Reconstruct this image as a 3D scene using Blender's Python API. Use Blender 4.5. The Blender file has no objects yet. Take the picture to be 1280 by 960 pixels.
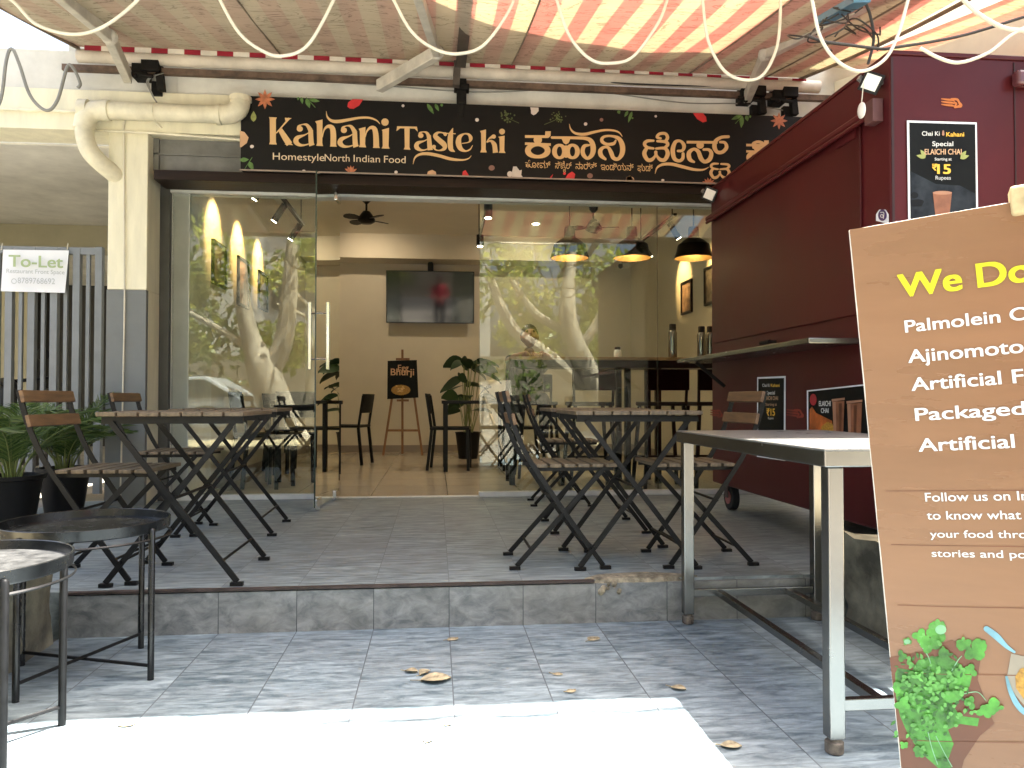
import bpy, bmesh, math, random
from mathutils import Vector, Matrix
R = math.radians
random.seed(7)
SC = bpy.context.scene
COL = SC.collection

# ------------------------------------------------------------------ camera, sky, sun, exposure
F, YAW, PITCH, CAM = 961.0, R(5.7), math.atan(20 / 961.0), Vector((0, 0, 0.93))
cd = bpy.data.cameras.new('camera'); cam = bpy.data.objects.new('camera', cd); COL.objects.link(cam)
cd.sensor_width = 36; cd.lens = 36 * F / 1280; cd.clip_start = 0.05; cd.clip_end = 600
cam.location = CAM; cam.rotation_euler = (math.pi / 2 + PITCH, 0, -YAW)
SC.camera = cam
SUN = Vector((0.33, 0.12, 1)).normalized()
w = bpy.data.worlds.new('World'); SC.world = w; w.use_nodes = True
wn = w.node_tree.nodes; bg = wn['Background']
sky = wn.new('ShaderNodeTexSky'); sky.sky_type = 'NISHITA'; sky.sun_disc = False
sky.sun_elevation = math.asin(SUN.z); sky.sun_rotation = math.atan2(SUN.x, SUN.y)
sky.air_density = 1.0; sky.dust_density = 9.0; sky.ozone_density = 0.6
w.node_tree.links.new(sky.outputs[0], bg.inputs[0]); bg.inputs[1].default_value = 0.085
sl = bpy.data.lights.new('sun', 'SUN'); sl.energy = 5.0; sl.angle = R(0.6); sl.color = (1, 0.95, 0.87)
so = bpy.data.objects.new('sun', sl); COL.objects.link(so)
so.rotation_euler = SUN.to_track_quat('Z', 'Y').to_euler(); so.location = SUN * 40
SC.view_settings.view_transform = 'Standard'; SC.view_settings.look = 'None'
SC.view_settings.exposure = 3.08; SC.view_settings.gamma = 1.0
SC.render.engine = 'CYCLES'
SC.cycles.use_denoising = True
SC.cycles.max_bounces = 9; SC.cycles.diffuse_bounces = 5; SC.cycles.glossy_bounces = 5
SC.cycles.transparent_max_bounces = 24; SC.cycles.transmission_bounces = 6
SC.cycles.sample_clamp_indirect = 6; SC.cycles.caustics_reflective = False; SC.cycles.caustics_refractive = False

_f = Vector((math.sin(YAW) * math.cos(PITCH), math.cos(YAW) * math.cos(PITCH), math.sin(PITCH)))
_r = Vector((math.cos(YAW), -math.sin(YAW), 0)); _u = _r.cross(_f)
def ray(x, y): return _f * F + _r * (x - 640) + _u * (480 - y)
def PY(x, y, Y): d = ray(x, y); return CAM + d * ((Y - CAM.y) / d.y)     # photo measure -> point on a vertical plane facing us
def PX(x, y, X): d = ray(x, y); return CAM + d * ((X - CAM.x) / d.x)
def PZ(x, y, Z): d = ray(x, y); return CAM + d * ((Z - CAM.z) / d.z)

# ------------------------------------------------------------------ materials
def lin(c):
    return tuple((v / 12.92 if v <= 0.04045 else ((v + 0.055) / 1.055) ** 2.4) for v in c[:3])
MATS = {}
def nd(nt, t, **kw):
    n = nt.nodes.new(t)
    for k, v in kw.items(): setattr(n, k, v)
    return n
def mat(name, col, rough=0.6, metal=0.0, var=0.15, scale=6.0, bump=0.0, bscale=60.0, coat=0.0, stretch=(1, 1, 1), rvar=0.1, emit=None, spec=0.5):
    if name in MATS: return MATS[name]
    m = bpy.data.materials.new(name); m.use_nodes = True; nt = m.node_tree; L = nt.links
    b = nt.nodes['Principled BSDF']
    b.inputs['Roughness'].default_value = rough; b.inputs['Metallic'].default_value = metal
    b.inputs['Coat Weight'].default_value = coat; b.inputs['Coat Roughness'].default_value = 0.12
    b.inputs['Specular IOR Level'].default_value = spec
    tc = nd(nt, 'ShaderNodeTexCoord'); mp = nd(nt, 'ShaderNodeMapping'); mp.inputs['Scale'].default_value = stretch
    L.new(tc.outputs['Object'], mp.inputs[0])
    no = nd(nt, 'ShaderNodeTexNoise'); no.inputs['Scale'].default_value = scale; no.inputs['Detail'].default_value = 7; no.inputs['Roughness'].default_value = 0.62
    L.new(mp.outputs[0], no.inputs['Vector'])
    cr = nd(nt, 'ShaderNodeValToRGB')
    lo = tuple(max(0, c * (1 - var * 1.6)) for c in col); hi = tuple(min(1, c * (1 + var * 1.3)) for c in col)
    cr.color_ramp.elements[0].position = 0.3; cr.color_ramp.elements[1].position = 0.72
    cr.color_ramp.elements[0].color = (*lo, 1); cr.color_ramp.elements[1].color = (*hi, 1)
    L.new(no.outputs[0], cr.inputs[0]); L.new(cr.outputs[0], b.inputs['Base Color'])
    if rvar:
        mr = nd(nt, 'ShaderNodeMapRange'); mr.inputs[3].default_value = max(0.02, rough - rvar); mr.inputs[4].default_value = min(1, rough + rvar)
        L.new(no.outputs[0], mr.inputs[0]); L.new(mr.outputs[0], b.inputs['Roughness'])
    if bump:
        n2 = nd(nt, 'ShaderNodeTexNoise'); n2.inputs['Scale'].default_value = bscale; n2.inputs['Detail'].default_value = 6
        L.new(mp.outputs[0], n2.inputs['Vector'])
        bp = nd(nt, 'ShaderNodeBump'); bp.inputs['Strength'].default_value = bump; bp.inputs['Distance'].default_value = 0.01
        L.new(n2.outputs[0], bp.inputs['Height']); L.new(bp.outputs[0], b.inputs['Normal'])
    if emit:
        b.inputs['Emission Color'].default_value = (*emit[:3], 1); b.inputs['Emission Strength'].default_value = emit[3]
    MATS[name] = m; return m

def mat_tiles(name, lo, hi, size, offx, offy, axes=('X', 'Y'), rough=0.45, grout=(0.05, 0.055, 0.06), gw=0.006, streak=(1.6, 6, 6), dirt=0.0, hv=.06, dust=.35, bmp=.25, g2=1.0, dist=.5, rv=1.0):
    m = bpy.data.materials.new(name); m.use_nodes = True; nt = m.node_tree; L = nt.links; b = nt.nodes['Principled BSDF']
    g = nd(nt, 'ShaderNodeNewGeometry'); sp = nd(nt, 'ShaderNodeSeparateXYZ'); L.new(g.outputs['Position'], sp.inputs[0])
    masks, ids = [], []
    for ax, of in zip(axes, (offx, offy)):
        a = nd(nt, 'ShaderNodeMath', operation='SUBTRACT'); L.new(sp.outputs[ax], a.inputs[0]); a.inputs[1].default_value = of
        d = nd(nt, 'ShaderNodeMath', operation='DIVIDE'); L.new(a.outputs[0], d.inputs[0]); d.inputs[1].default_value = size
        fr = nd(nt, 'ShaderNodeMath', operation='FRACT'); L.new(d.outputs[0], fr.inputs[0])
        fl = nd(nt, 'ShaderNodeMath', operation='FLOOR'); L.new(d.outputs[0], fl.inputs[0]); ids.append(fl)
        s = nd(nt, 'ShaderNodeMath', operation='SUBTRACT'); L.new(fr.outputs[0], s.inputs[0]); s.inputs[1].default_value = 0.5
        ab = nd(nt, 'ShaderNodeMath', operation='ABSOLUTE'); L.new(s.outputs[0], ab.inputs[0])
        gt = nd(nt, 'ShaderNodeMath', operation='GREATER_THAN'); L.new(ab.outputs[0], gt.inputs[0]); gt.inputs[1].default_value = 0.5 - gw / size / 2
        masks.append(gt)
    mx = nd(nt, 'ShaderNodeMath', operation='MAXIMUM'); L.new(masks[0].outputs[0], mx.inputs[0]); g2m = nd(nt, 'ShaderNodeMath', operation='MULTIPLY'); L.new(masks[1].outputs[0], g2m.inputs[0]); g2m.inputs[1].default_value = g2; L.new(g2m.outputs[0], mx.inputs[1])
    cb = nd(nt, 'ShaderNodeCombineXYZ'); L.new(ids[0].outputs[0], cb.inputs[0]); L.new(ids[1].outputs[0], cb.inputs[1])
    wn_ = nd(nt, 'ShaderNodeTexWhiteNoise', noise_dimensions='3D'); L.new(cb.outputs[0], wn_.inputs['Vector'])
    mul = nd(nt, 'ShaderNodeVectorMath', operation='SCALE'); L.new(wn_.outputs['Color'], mul.inputs[0]); mul.inputs['Scale'].default_value = 5
    ad = nd(nt, 'ShaderNodeVectorMath', operation='ADD'); L.new(g.outputs['Position'], ad.inputs[0]); L.new(mul.outputs[0], ad.inputs[1])
    mp = nd(nt, 'ShaderNodeMapping'); mp.inputs['Scale'].default_value = streak; mp.inputs['Rotation'].default_value = (0, 0, 0.22) if axes[1] == 'Y' else (0, 0.3, 0)
    L.new(ad.outputs[0], mp.inputs[0])
    n1 = nd(nt, 'ShaderNodeTexNoise'); n1.inputs['Scale'].default_value = 2.6; n1.inputs['Detail'].default_value = 9; n1.inputs['Roughness'].default_value = 0.66; n1.inputs['Distortion'].default_value = dist
    L.new(mp.outputs[0], n1.inputs['Vector'])
    cr = nd(nt, 'ShaderNodeValToRGB'); e = cr.color_ramp.elements; e[0].position = 0.34; e[1].position = 0.68; e[0].color = (*lo, 1); e[1].color = (*hi, 1)
    L.new(n1.outputs[0], cr.inputs[0])
    # wear and dust in broad patches
    n3 = nd(nt, 'ShaderNodeTexNoise'); n3.inputs['Scale'].default_value = 1.7; n3.inputs['Detail'].default_value = 6; L.new(g.outputs['Position'], n3.inputs['Vector'])
    r3 = nd(nt, 'ShaderNodeMapRange'); r3.inputs[1].default_value = 0.42; r3.inputs[2].default_value = 0.72; r3.inputs[4].default_value = dust + dirt; L.new(n3.outputs[0], r3.inputs[0])
    md = nd(nt, 'ShaderNodeMixRGB'); md.inputs[2].default_value = (0.19, 0.18, 0.15, 1) if dirt else (0.2, 0.205, 0.2, 1)
    L.new(r3.outputs[0], md.inputs[0]); L.new(cr.outputs[0], md.inputs[1])
    hvn = nd(nt, 'ShaderNodeMapRange'); hvn.inputs[3].default_value = 1 - hv; hvn.inputs[4].default_value = 1 + hv; L.new(wn_.outputs['Value'], hvn.inputs[0])
    sc_ = nd(nt, 'ShaderNodeVectorMath', operation='SCALE'); L.new(md.outputs[0], sc_.inputs[0]); L.new(hvn.outputs[0], sc_.inputs['Scale'])
    mg = nd(nt, 'ShaderNodeMixRGB'); mg.inputs[2].default_value = (*grout, 1); L.new(mx.outputs[0], mg.inputs[0]); L.new(sc_.outputs[0], mg.inputs[1])
    L.new(mg.outputs[0], b.inputs['Base Color'])
    rr = nd(nt, 'ShaderNodeMapRange'); rr.inputs[3].default_value = rough - 0.12 * rv; rr.inputs[4].default_value = rough + 0.2 * rv; L.new(n1.outputs[0], rr.inputs[0]); L.new(rr.outputs[0], b.inputs['Roughness'])
    sb = nd(nt, 'ShaderNodeMath', operation='SUBTRACT'); L.new(n1.outputs[0], sb.inputs[0]); L.new(mx.outputs[0], sb.inputs[1])
    bp = nd(nt, 'ShaderNodeBump'); bp.inputs['Strength'].default_value = bmp; bp.inputs['Distance'].default_value = 0.004
    L.new(sb.outputs[0], bp.inputs['Height']); L.new(bp.outputs[0], b.inputs['Normal'])
    MATS[name] = m; return m

def mat_glass(name, refl=0.055, tint=(0.93, 0.97, 0.94)):
    m = bpy.data.materials.new(name); m.use_nodes = True; nt = m.node_tree; L = nt.links; nt.nodes.remove(nt.nodes['Principled BSDF'])
    o = nt.nodes['Material Output']
    t = nd(nt, 'ShaderNodeBsdfTransparent'); t.inputs[0].default_value = (*tint, 1)
    g = nd(nt, 'ShaderNodeBsdfGlossy'); g.inputs['Roughness'].default_value = 0.0; g.inputs['Color'].default_value = (0.97, 1, 0.95, 1)
    lw = nd(nt, 'ShaderNodeLayerWeight'); lw.inputs[0].default_value = 0.12
    mr = nd(nt, 'ShaderNodeMapRange'); mr.inputs[3].default_value = refl; mr.inputs[4].default_value = 1.0
    L.new(lw.outputs['Fresnel'], mr.inputs[0])
    n = nd(nt, 'ShaderNodeTexNoise'); n.inputs['Scale'].default_value = 1.3; tc = nd(nt, 'ShaderNodeTexCoord'); L.new(tc.outputs['Object'], n.inputs['Vector'])
    bp = nd(nt, 'ShaderNodeBump'); bp.inputs['Strength'].default_value = 0.02; bp.inputs['Distance'].default_value = 0.02; L.new(n.outputs[0], bp.inputs['Height']); L.new(bp.outputs[0], g.inputs['Normal'])
    mx = nd(nt, 'ShaderNodeMixShader'); L.new(mr.outputs[0], mx.inputs[0]); L.new(t.outputs[0], mx.inputs[1]); L.new(g.outputs[0], mx.inputs[2])
    L.new(mx.outputs[0], o.inputs[0]); MATS[name] = m; return m

def mat_fabric(name):
    m = bpy.data.materials.new(name); m.use_nodes = True; nt = m.node_tree; L = nt.links; nt.nodes.remove(nt.nodes['Principled BSDF'])
    o = nt.nodes['Material Output']; g = nd(nt, 'ShaderNodeNewGeometry'); sp = nd(nt, 'ShaderNodeSeparateXYZ'); L.new(g.outputs['Position'], sp.inputs[0])
    d = nd(nt, 'ShaderNodeMath', operation='DIVIDE'); L.new(sp.outputs['X'], d.inputs[0]); d.inputs[1].default_value = 0.222
    fr = nd(nt, 'ShaderNodeMath', operation='FRACT'); L.new(d.outputs[0], fr.inputs[0])
    st = nd(nt, 'ShaderNodeMath', operation='GREATER_THAN'); L.new(fr.outputs[0], st.inputs[0]); st.inputs[1].default_value = 0.5
    n = nd(nt, 'ShaderNodeTexNoise'); n.inputs['Scale'].default_value = 3.2; n.inputs['Detail'].default_value = 9; n.inputs['Roughness'].default_value = 0.7; L.new(g.outputs['Position'], n.inputs['Vector'])
    # dark creases where dirt collects
    mp = nd(nt, 'ShaderNodeMapping'); mp.inputs['Scale'].default_value = (1.5, 4.5, 2); mp.inputs['Rotation'].default_value = (0, 0, 0.5); L.new(g.outputs['Position'], mp.inputs[0])
    v = nd(nt, 'ShaderNodeTexNoise'); v.inputs['Scale'].default_value = 1.4; v.inputs['Detail'].default_value = 8; v.inputs['Distortion'].default_value = 2.2; L.new(mp.outputs[0], v.inputs['Vector'])
    va = nd(nt, 'ShaderNodeMath', operation='SUBTRACT'); L.new(v.outputs[0], va.inputs[0]); va.inputs[1].default_value = 0.5
    vb = nd(nt, 'ShaderNodeMath', operation='ABSOLUTE'); L.new(va.outputs[0], vb.inputs[0])
    vc = nd(nt, 'ShaderNodeMapRange'); vc.inputs[1].default_value = 0.0; vc.inputs[2].default_value = 0.02; vc.inputs[3].default_value = 0.55; vc.inputs[4].default_value = 1.0; L.new(vb.outputs[0], vc.inputs[0])
    nr = nd(nt, 'ShaderNodeMapRange'); nr.inputs[1].default_value = 0.3; nr.inputs[2].default_value = 0.7; nr.inputs[3].default_value = 0.84; nr.inputs[4].default_value = 1.05; L.new(n.outputs[0], nr.inputs[0])
    mm = nd(nt, 'ShaderNodeMath', operation='MULTIPLY'); L.new(vc.outputs[0], mm.inputs[0]); L.new(nr.outputs[0], mm.inputs[1])
    def stripes(a, bcol):
        mx = nd(nt, 'ShaderNodeMixRGB'); mx.inputs[1].default_value = (*a, 1); mx.inputs[2].default_value = (*bcol, 1); L.new(st.outputs[0], mx.inputs[0])
        s = nd(nt, 'ShaderNodeVectorMath', operation='SCALE'); L.new(mx.outputs[0], s.inputs[0]); L.new(mm.outputs[0], s.inputs['Scale']); return s
    df = nd(nt, 'ShaderNodeBsdfDiffuse'); L.new(stripes((0.54, 0.48, 0.385), (0.53, 0.46, 0.365)).outputs[0], df.inputs[0])
    tr = nd(nt, 'ShaderNodeBsdfTranslucent'); L.new(stripes((0.7, 0.54, 0.29), (0.6, 0.17, 0.125)).outputs[0], tr.inputs[0])
    mx = nd(nt, 'ShaderNodeMixShader'); mx.inputs[0].default_value = 0.115; L.new(df.outputs[0], mx.inputs[1]); L.new(tr.outputs[0], mx.inputs[2])
    L.new(mx.outputs[0], o.inputs[0]); MATS[name] = m; return m

def mat_leaf(name, c1, c2, trans=0.4):
    m = bpy.data.materials.new(name); m.use_nodes = True; nt = m.node_tree; L = nt.links; b = nt.nodes['Principled BSDF']; o = nt.nodes['Material Output']
    g = nd(nt, 'ShaderNodeNewGeometry'); cr = nd(nt, 'ShaderNodeValToRGB'); cr.color_ramp.elements[0].color = (*c1, 1); cr.color_ramp.elements[1].color = (*c2, 1)
    L.new(g.outputs['Random Per Island'], cr.inputs[0]); L.new(cr.outputs[0], b.inputs['Base Color']); b.inputs['Roughness'].default_value = 0.45
    t = nd(nt, 'ShaderNodeBsdfTranslucent'); L.new(cr.outputs[0], t.inputs[0])
    mx = nd(nt, 'ShaderNodeMixShader'); mx.inputs[0].default_value = trans; L.new(b.outputs[0], mx.inputs[1]); L.new(t.outputs[0], mx.inputs[2]); L.new(mx.outputs[0], o.inputs[0])
    MATS[name] = m; return m

cream = mat('cream_plaster', (0.8, 0.765, 0.59), 0.75, var=0.09, scale=3.2, bump=0.15, bscale=40, stretch=(2.2, 2.2, .45))
white_p = mat('white_plaster', (0.66, 0.65, 0.6), 0.75, var=0.12, scale=3, bump=0.1, bscale=40)
grey_p = mat('grey_plaster', (0.185, 0.198, 0.196), 0.7, var=0.07, scale=3, bump=0.1, bscale=50)
olive_p = mat('olive_plaster', (0.44, 0.41, 0.3), 0.8, var=0.06, scale=3)
inner_p = mat('interior_plaster', (0.62, 0.575, 0.475), 0.7, var=0.03, scale=2)
ceil_p = mat('ceiling_paint', (0.74, 0.7, 0.6), 0.8, var=0.03, scale=2)
skirt_m = mat('skirting_tile', (0.26, 0.22, 0.18), 0.35, var=0.08)
alu_grey = mat('grey_aluminium', (0.085, 0.087, 0.085), 0.45, 0.5, var=0.1)
rail_white = mat('white_rail_paint', (0.62, 0.64, 0.62), 0.45, var=0.08, scale=8)
brown_band = mat('brown_timber_band', (0.016, 0.007, 0.004), 0.5, var=0.4, scale=3, stretch=(1, 8, 14), bump=0.15, spec=0.25)
steel = mat('stainless_steel', (0.25, 0.25, 0.24), 0.25, 1.0, var=0.04, scale=9, stretch=(1, 1, 1), rvar=0.07)
chrome = mat('polished_steel', (0.75, 0.75, 0.73), 0.12, 1.0, var=0.05, rvar=0.05)
blackmet = mat('black_painted_steel', (0.006, 0.0065, 0.007), 0.42, 0.0, var=0.35, scale=25, rvar=0.12, spec=0.3)
greymet = mat('charcoal_folding_steel', (0.0065, 0.0068, 0.007), 0.5, 0.0, var=0.35, scale=22, rvar=0.12, spec=0.22)
traymat = mat('black_tray_enamel', (0.006, 0.007, 0.0075), 0.25, 0.0, var=0.4, scale=14, rvar=0.15)
traydust = mat('dusty_black_tray', (0.035, 0.036, 0.035), 0.5, 0.0, var=0.5, scale=22, rvar=0.2, bump=0.2, bscale=120)
slat_m = mat('weathered_slats', (0.12, 0.088, 0.052), 0.6, var=0.35, scale=7, stretch=(9, 1, 3), bump=0.2, bscale=90)
slat_warm = mat('warm_brown_slats', (0.125, 0.068, 0.031), 0.5, var=0.28, scale=7, stretch=(3, 1.2, 9), bump=0.15, bscale=90)
maroon = mat('maroon_kiosk_paint', (0.07, 0.0092, 0.0112), 0.34, 0.0, var=0.14, scale=1.2, coat=0.0, spec=.22, rvar=0.08, bump=0.12, bscale=3.5)
maroon_d = mat('maroon_flap_paint', (0.06, 0.0068, 0.0075), 0.42, 0.0, var=0.16, scale=1.6, rvar=0.12, bump=0.1, bscale=3.5, spec=.3)
sign_black = mat('black_sign_vinyl', (0.0035, 0.0028, 0.0025), 0.6, var=0.3, scale=3, spec=0.3)
gold = mat('golden_lettering', (0.72, 0.47, 0.22), 0.5, var=0.04)
cream_t = mat('cream_lettering', (0.75, 0.6, 0.42), 0.5, var=0.03)
white_t = mat('white_lettering', (0.68, 0.68, 0.66), 0.5, var=0.02)
yellow_t = mat('yellow_lettering', (0.6, 0.55, 0.01), 0.5, var=0.03)
amber_t = mat('amber_lettering', (0.85, 0.5, 0.05), 0.5, var=0.05)
leafprint = mat('printed_leaf_green', (0.1, 0.2, 0.05), 0.55, var=0.3, scale=20)
limeprint = mat('printed_lime_green', (0.3, 0.33, 0.1), 0.55, var=0.2, scale=20)
redprint = mat('printed_chilli_red', (0.6, 0.03, 0.035), 0.55, var=0.15)
orangeprint = mat('printed_orange', (0.5, 0.17, 0.08), 0.55, var=0.25, scale=30)
whiteprint = mat('printed_white', (0.65, 0.58, 0.53), 0.55, var=0.1)
taupeprint = mat('printed_taupe', (0.25, 0.13, 0.1), 0.55, var=0.1)
peachprint = mat('printed_peach', (0.62, 0.38, 0.22), 0.55, var=0.1)
pvc = mat('cream_pvc', (0.76, 0.72, 0.56), 0.42, var=0.14, scale=7, bump=.06, bscale=30)
cable_w = mat('white_cable', (0.68, 0.64, 0.52), 0.5, var=0.1)
cable_g = mat('grey_cable', (0.24, 0.24, 0.22), 0.5, var=0.1)
cable_b = mat('black_cable', (0.02, 0.018, 0.016), 0.5, var=0.1)
rust = mat('rusty_square_bar', (0.13, 0.085, 0.06), 0.7, var=0.4, scale=9, bump=0.2)
arm_w = mat('dirty_white_arm', (0.6, 0.57, 0.5), 0.45, var=0.15, scale=9)
dark_iron = mat('dark_bracket_iron', (0.011, 0.01, 0.009), 0.7, 0.0, var=0.4, scale=20, spec=0.2)
gate_m = mat('grey_gate_paint', (0.2, 0.215, 0.225), 0.45, 0.2, var=0.08)
paper = mat('white_printed_sheet', (0.78, 0.8, 0.84), 0.6, var=0.02)
sage_t = mat('sage_green_print', (0.33, 0.42, 0.22), 0.6, var=0.03)
grey_t = mat('pale_grey_print', (0.42, 0.45, 0.46), 0.6, var=0.03)
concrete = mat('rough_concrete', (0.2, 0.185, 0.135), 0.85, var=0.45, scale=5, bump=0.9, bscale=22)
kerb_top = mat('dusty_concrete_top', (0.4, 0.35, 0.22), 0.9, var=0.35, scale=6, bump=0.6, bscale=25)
broken = mat('broken_mortar', (0.3, 0.26, 0.18), 0.9, var=0.45, scale=22, bump=0.9, bscale=60)
edge_m = mat('dark_edge_strip', (0.05, 0.035, 0.03), 0.6, var=0.5, scale=9)
pot_m = mat('black_plastic_pot', (0.005, 0.005, 0.005), 0.5, var=0.3, spec=0.25)
soil = mat('potting_soil', (0.04, 0.028, 0.018), 0.95, var=0.4, scale=30, bump=0.6)
palm_l = mat_leaf('palm_leaf', (0.025, 0.07, 0.018), (0.15, 0.22, 0.055), 0.25)
palm_s = mat('palm_stem', (0.16, 0.2, 0.06), 0.5, var=0.2)
rubber_l = mat_leaf('rubber_plant_leaf', (0.01, 0.03, 0.012), (0.025, 0.06, 0.02), 0.1)
tree_l = mat_leaf('street_tree_leaf', (0.09, 0.15, 0.015), (0.45, 0.46, 0.1), 0.55)
hedge_l = mat_leaf('hedge_leaf', (0.03, 0.06, 0.01), (0.13, 0.17, 0.03), 0.4)
bark = mat('pale_bark', (0.42, 0.37, 0.28), 0.85, var=0.3, scale=5, stretch=(1, 1, 0.5), bump=0.6, bscale=18)
asphalt = mat('street_asphalt', (0.1, 0.098, 0.09), 0.9, var=0.3, scale=2, bump=0.4, bscale=80)
pave = mat('pale_paving', (0.3, 0.28, 0.24), 0.85, var=0.2, scale=2)
plastic_b = mat('black_plastic', (0.005, 0.005, 0.0055), 0.4, var=0.2, spec=0.3)
chairblk = mat('black_chair_lacquer', (0.004, 0.0045, 0.0055), 0.5, var=0.25, spec=0.22)
barwood = mat('bar_top_wood', (0.32, 0.19, 0.09), 0.45, var=0.25, scale=5, stretch=(1, 9, 3))
easelwood = mat('easel_pine', (0.24, 0.115, 0.05), 0.55, var=0.2, scale=6, stretch=(4, 4, 1))
lampblk = mat('lamp_black', (0.005, 0.0046, 0.0042), 0.35, var=0.2, spec=0.25)
lampgold = mat('lamp_inner_gold', (0.26, 0.16, 0.055), 0.45, 0.6, var=0.1)
bulb = mat('lit_bulb', (1, 0.8, 0.5), 0.5, var=0, emit=(1, 0.72, 0.36, 1.5))
led = mat('lit_led_lens', (1, 0.9, 0.7), 0.5, var=0, emit=(1, 0.85, 0.6, 6))
screen = mat('tv_screen', (0.006, 0.007, 0.009), 0.06, var=0.05, rvar=0.01, spec=0.5)
skin = mat('brown_skin', (0.21, 0.115, 0.07), 0.5, var=0.08)
hair_m = mat('black_hair', (0.01, 0.008, 0.007), 0.55, var=0.2)
tee = mat('black_tee', (0.012, 0.012, 0.014), 0.85, var=0.2, bump=0.1)
redtee = mat('red_tee', (0.55, 0.03, 0.06), 0.85, var=0.1)
trouser = mat('dark_trousers', (0.02, 0.022, 0.03), 0.85, var=0.2)
board_m = mat('brown_board_print', (0.235, 0.118, 0.057), 0.28, var=0.1, scale=2.2, stretch=(1, 1, 5), rvar=0.06)
board_seam = mat('board_printed_plank_seam', (0.17, 0.06, 0.027), 0.5, var=0.2)
board_core = mat('board_foam_edge', (0.62, 0.56, 0.48), 0.8, var=0.15)
herb = mat('printed_coriander', (0.07, 0.27, 0.03), 0.45, var=0.45, scale=30)
herb2 = mat('printed_coriander_light', (0.11, 0.34, 0.06), 0.45, var=0.35, scale=40)
herb3 = mat('printed_coriander_pale', (0.2, 0.42, 0.22), 0.45, var=0.2, scale=40)
shadowprint = mat('printed_herb_shadow', (0.14, 0.05, 0.022), 0.45, var=0.15)
bowlblue = mat('printed_spoon_blue', (0.16, 0.34, 0.4), 0.45, var=0.2, scale=20)
bowlrim = mat('printed_glass_bowl', (0.28, 0.24, 0.18), 0.45, var=0.15)
turm = mat('printed_spice', (0.42, 0.22, 0.03), 0.45, var=0.4, scale=120)
posterblk = mat('poster_dark_print', (0.005, 0.006, 0.006), 0.5, var=0.4, scale=5, spec=0.15)
posterslate = mat('poster_slate_print', (0.025, 0.03, 0.037), 0.35, var=0.5, scale=9, spec=0.15)
chai = mat('printed_chai', (0.26, 0.1, 0.05), 0.4, var=0.25, scale=12)
chai_l = mat('printed_chai_foam', (0.4, 0.2, 0.12), 0.4, var=0.15)
chai_d = mat('printed_chai_dark', (0.12, 0.04, 0.02), 0.4, var=0.15)
firepr = mat('printed_flame_orange', (0.42, 0.1, 0.02), 0.4, var=0.4, scale=12)
white_plastic = mat('white_plastic', (0.75, 0.75, 0.72), 0.4, var=0.05)
dryleaf = mat('dry_leaf', (0.33, 0.28, 0.18), 0.8, var=0.4, scale=30)
carpaint = mat('silver_car_paint', (0.5, 0.53, 0.57), 0.25, 0.3, var=0.05, coat=0.5)
carglass = mat('dark_car_glass', (0.03, 0.05, 0.06), 0.06, var=0.1)
tyre = mat('tyre_rubber', (0.02, 0.02, 0.02), 0.8, var=0.2)
brickw = mat('compound_wall', (0.33, 0.29, 0.22), 0.85, var=0.25, scale=1.5)
darkpr = mat('picture_print_dark', (0.1, 0.085, 0.07), 0.5, var=0.6, scale=12)
sepiapr = mat('picture_print_sepia', (0.3, 0.19, 0.13), 0.5, var=0.5, scale=9)
glass_m = mat_glass('shop_glass'); glass_edge = mat('green_glass_edge', (0.03, 0.05, 0.042), 0.15, var=0.1)
fabric = mat_fabric('striped_awning_fabric')
tile_low = mat_tiles('slate_tiles_forecourt', (0.062, 0.094, 0.116), (0.3, 0.37, 0.405), 0.304, 0.058, 0.07, streak=(3.4, 13, 5), gw=.004, grout=(.09, .105, .12), g2=.45)
tile_plat = mat_tiles('slate_tiles_platform', (0.07, 0.093, 0.1), (0.33, 0.385, 0.39), 0.304, 0.058, 0.02, streak=(2.6, 14, 5), gw=0.003, grout=(0.12, 0.14, 0.145), g2=.4)
tile_riser = mat_tiles('slate_tiles_riser', (0.11, 0.12, 0.125), (0.3, 0.31, 0.3), 0.304, 0.058, -0.1, axes=('X', 'Z'), streak=(5, 5, 8), dirt=0.3, gw=.003, g2=0)
tile_in = mat_tiles('polished_floor_tiles', (0.37, 0.325, 0.25), (0.41, 0.36, 0.28), 0.6, 0.1, 0.2, rough=0.2, grout=(0.17, 0.145, 0.11), streak=(1, 1, 1), hv=.02, dust=0.0, bmp=.0, rv=.1)

# ------------------------------------------------------------------ builders
WPOS = {}
def wpos(o): return WPOS.get(o.name, Vector((0, 0, 0))) if o else Vector((0, 0, 0))
def setp(o, label=None, cat=None, group=None, kind=None):
    if label: o['label'] = label
    if cat: o['category'] = cat
    if group: o['group'] = group
    if kind: o['kind'] = kind
    return o
def thing(name, label, cat, loc=(0, 0, 0), group=None):
    o = bpy.data.objects.new(name, None); COL.objects.link(o); o.location = loc; o.empty_display_size = 0.1
    WPOS[o.name] = Vector(loc); return setp(o, label, cat, group)
def move(o, loc, rz=0.0):
    o.location = loc; o.rotation_euler = (0, 0, rz); return o
def dup(root, loc, rz=0.0, label=None, group=None):
    r = root.copy(); COL.objects.link(r); r.location = loc; r.rotation_euler = (0, 0, rz)
    if label: r['label'] = label
    if group: r['group'] = group
    for ch in list(root.children):
        c = ch.copy(); COL.objects.link(c); c.parent = r
        for g in list(ch.children):
            d = g.copy(); COL.objects.link(d); d.parent = c
    return r

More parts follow.
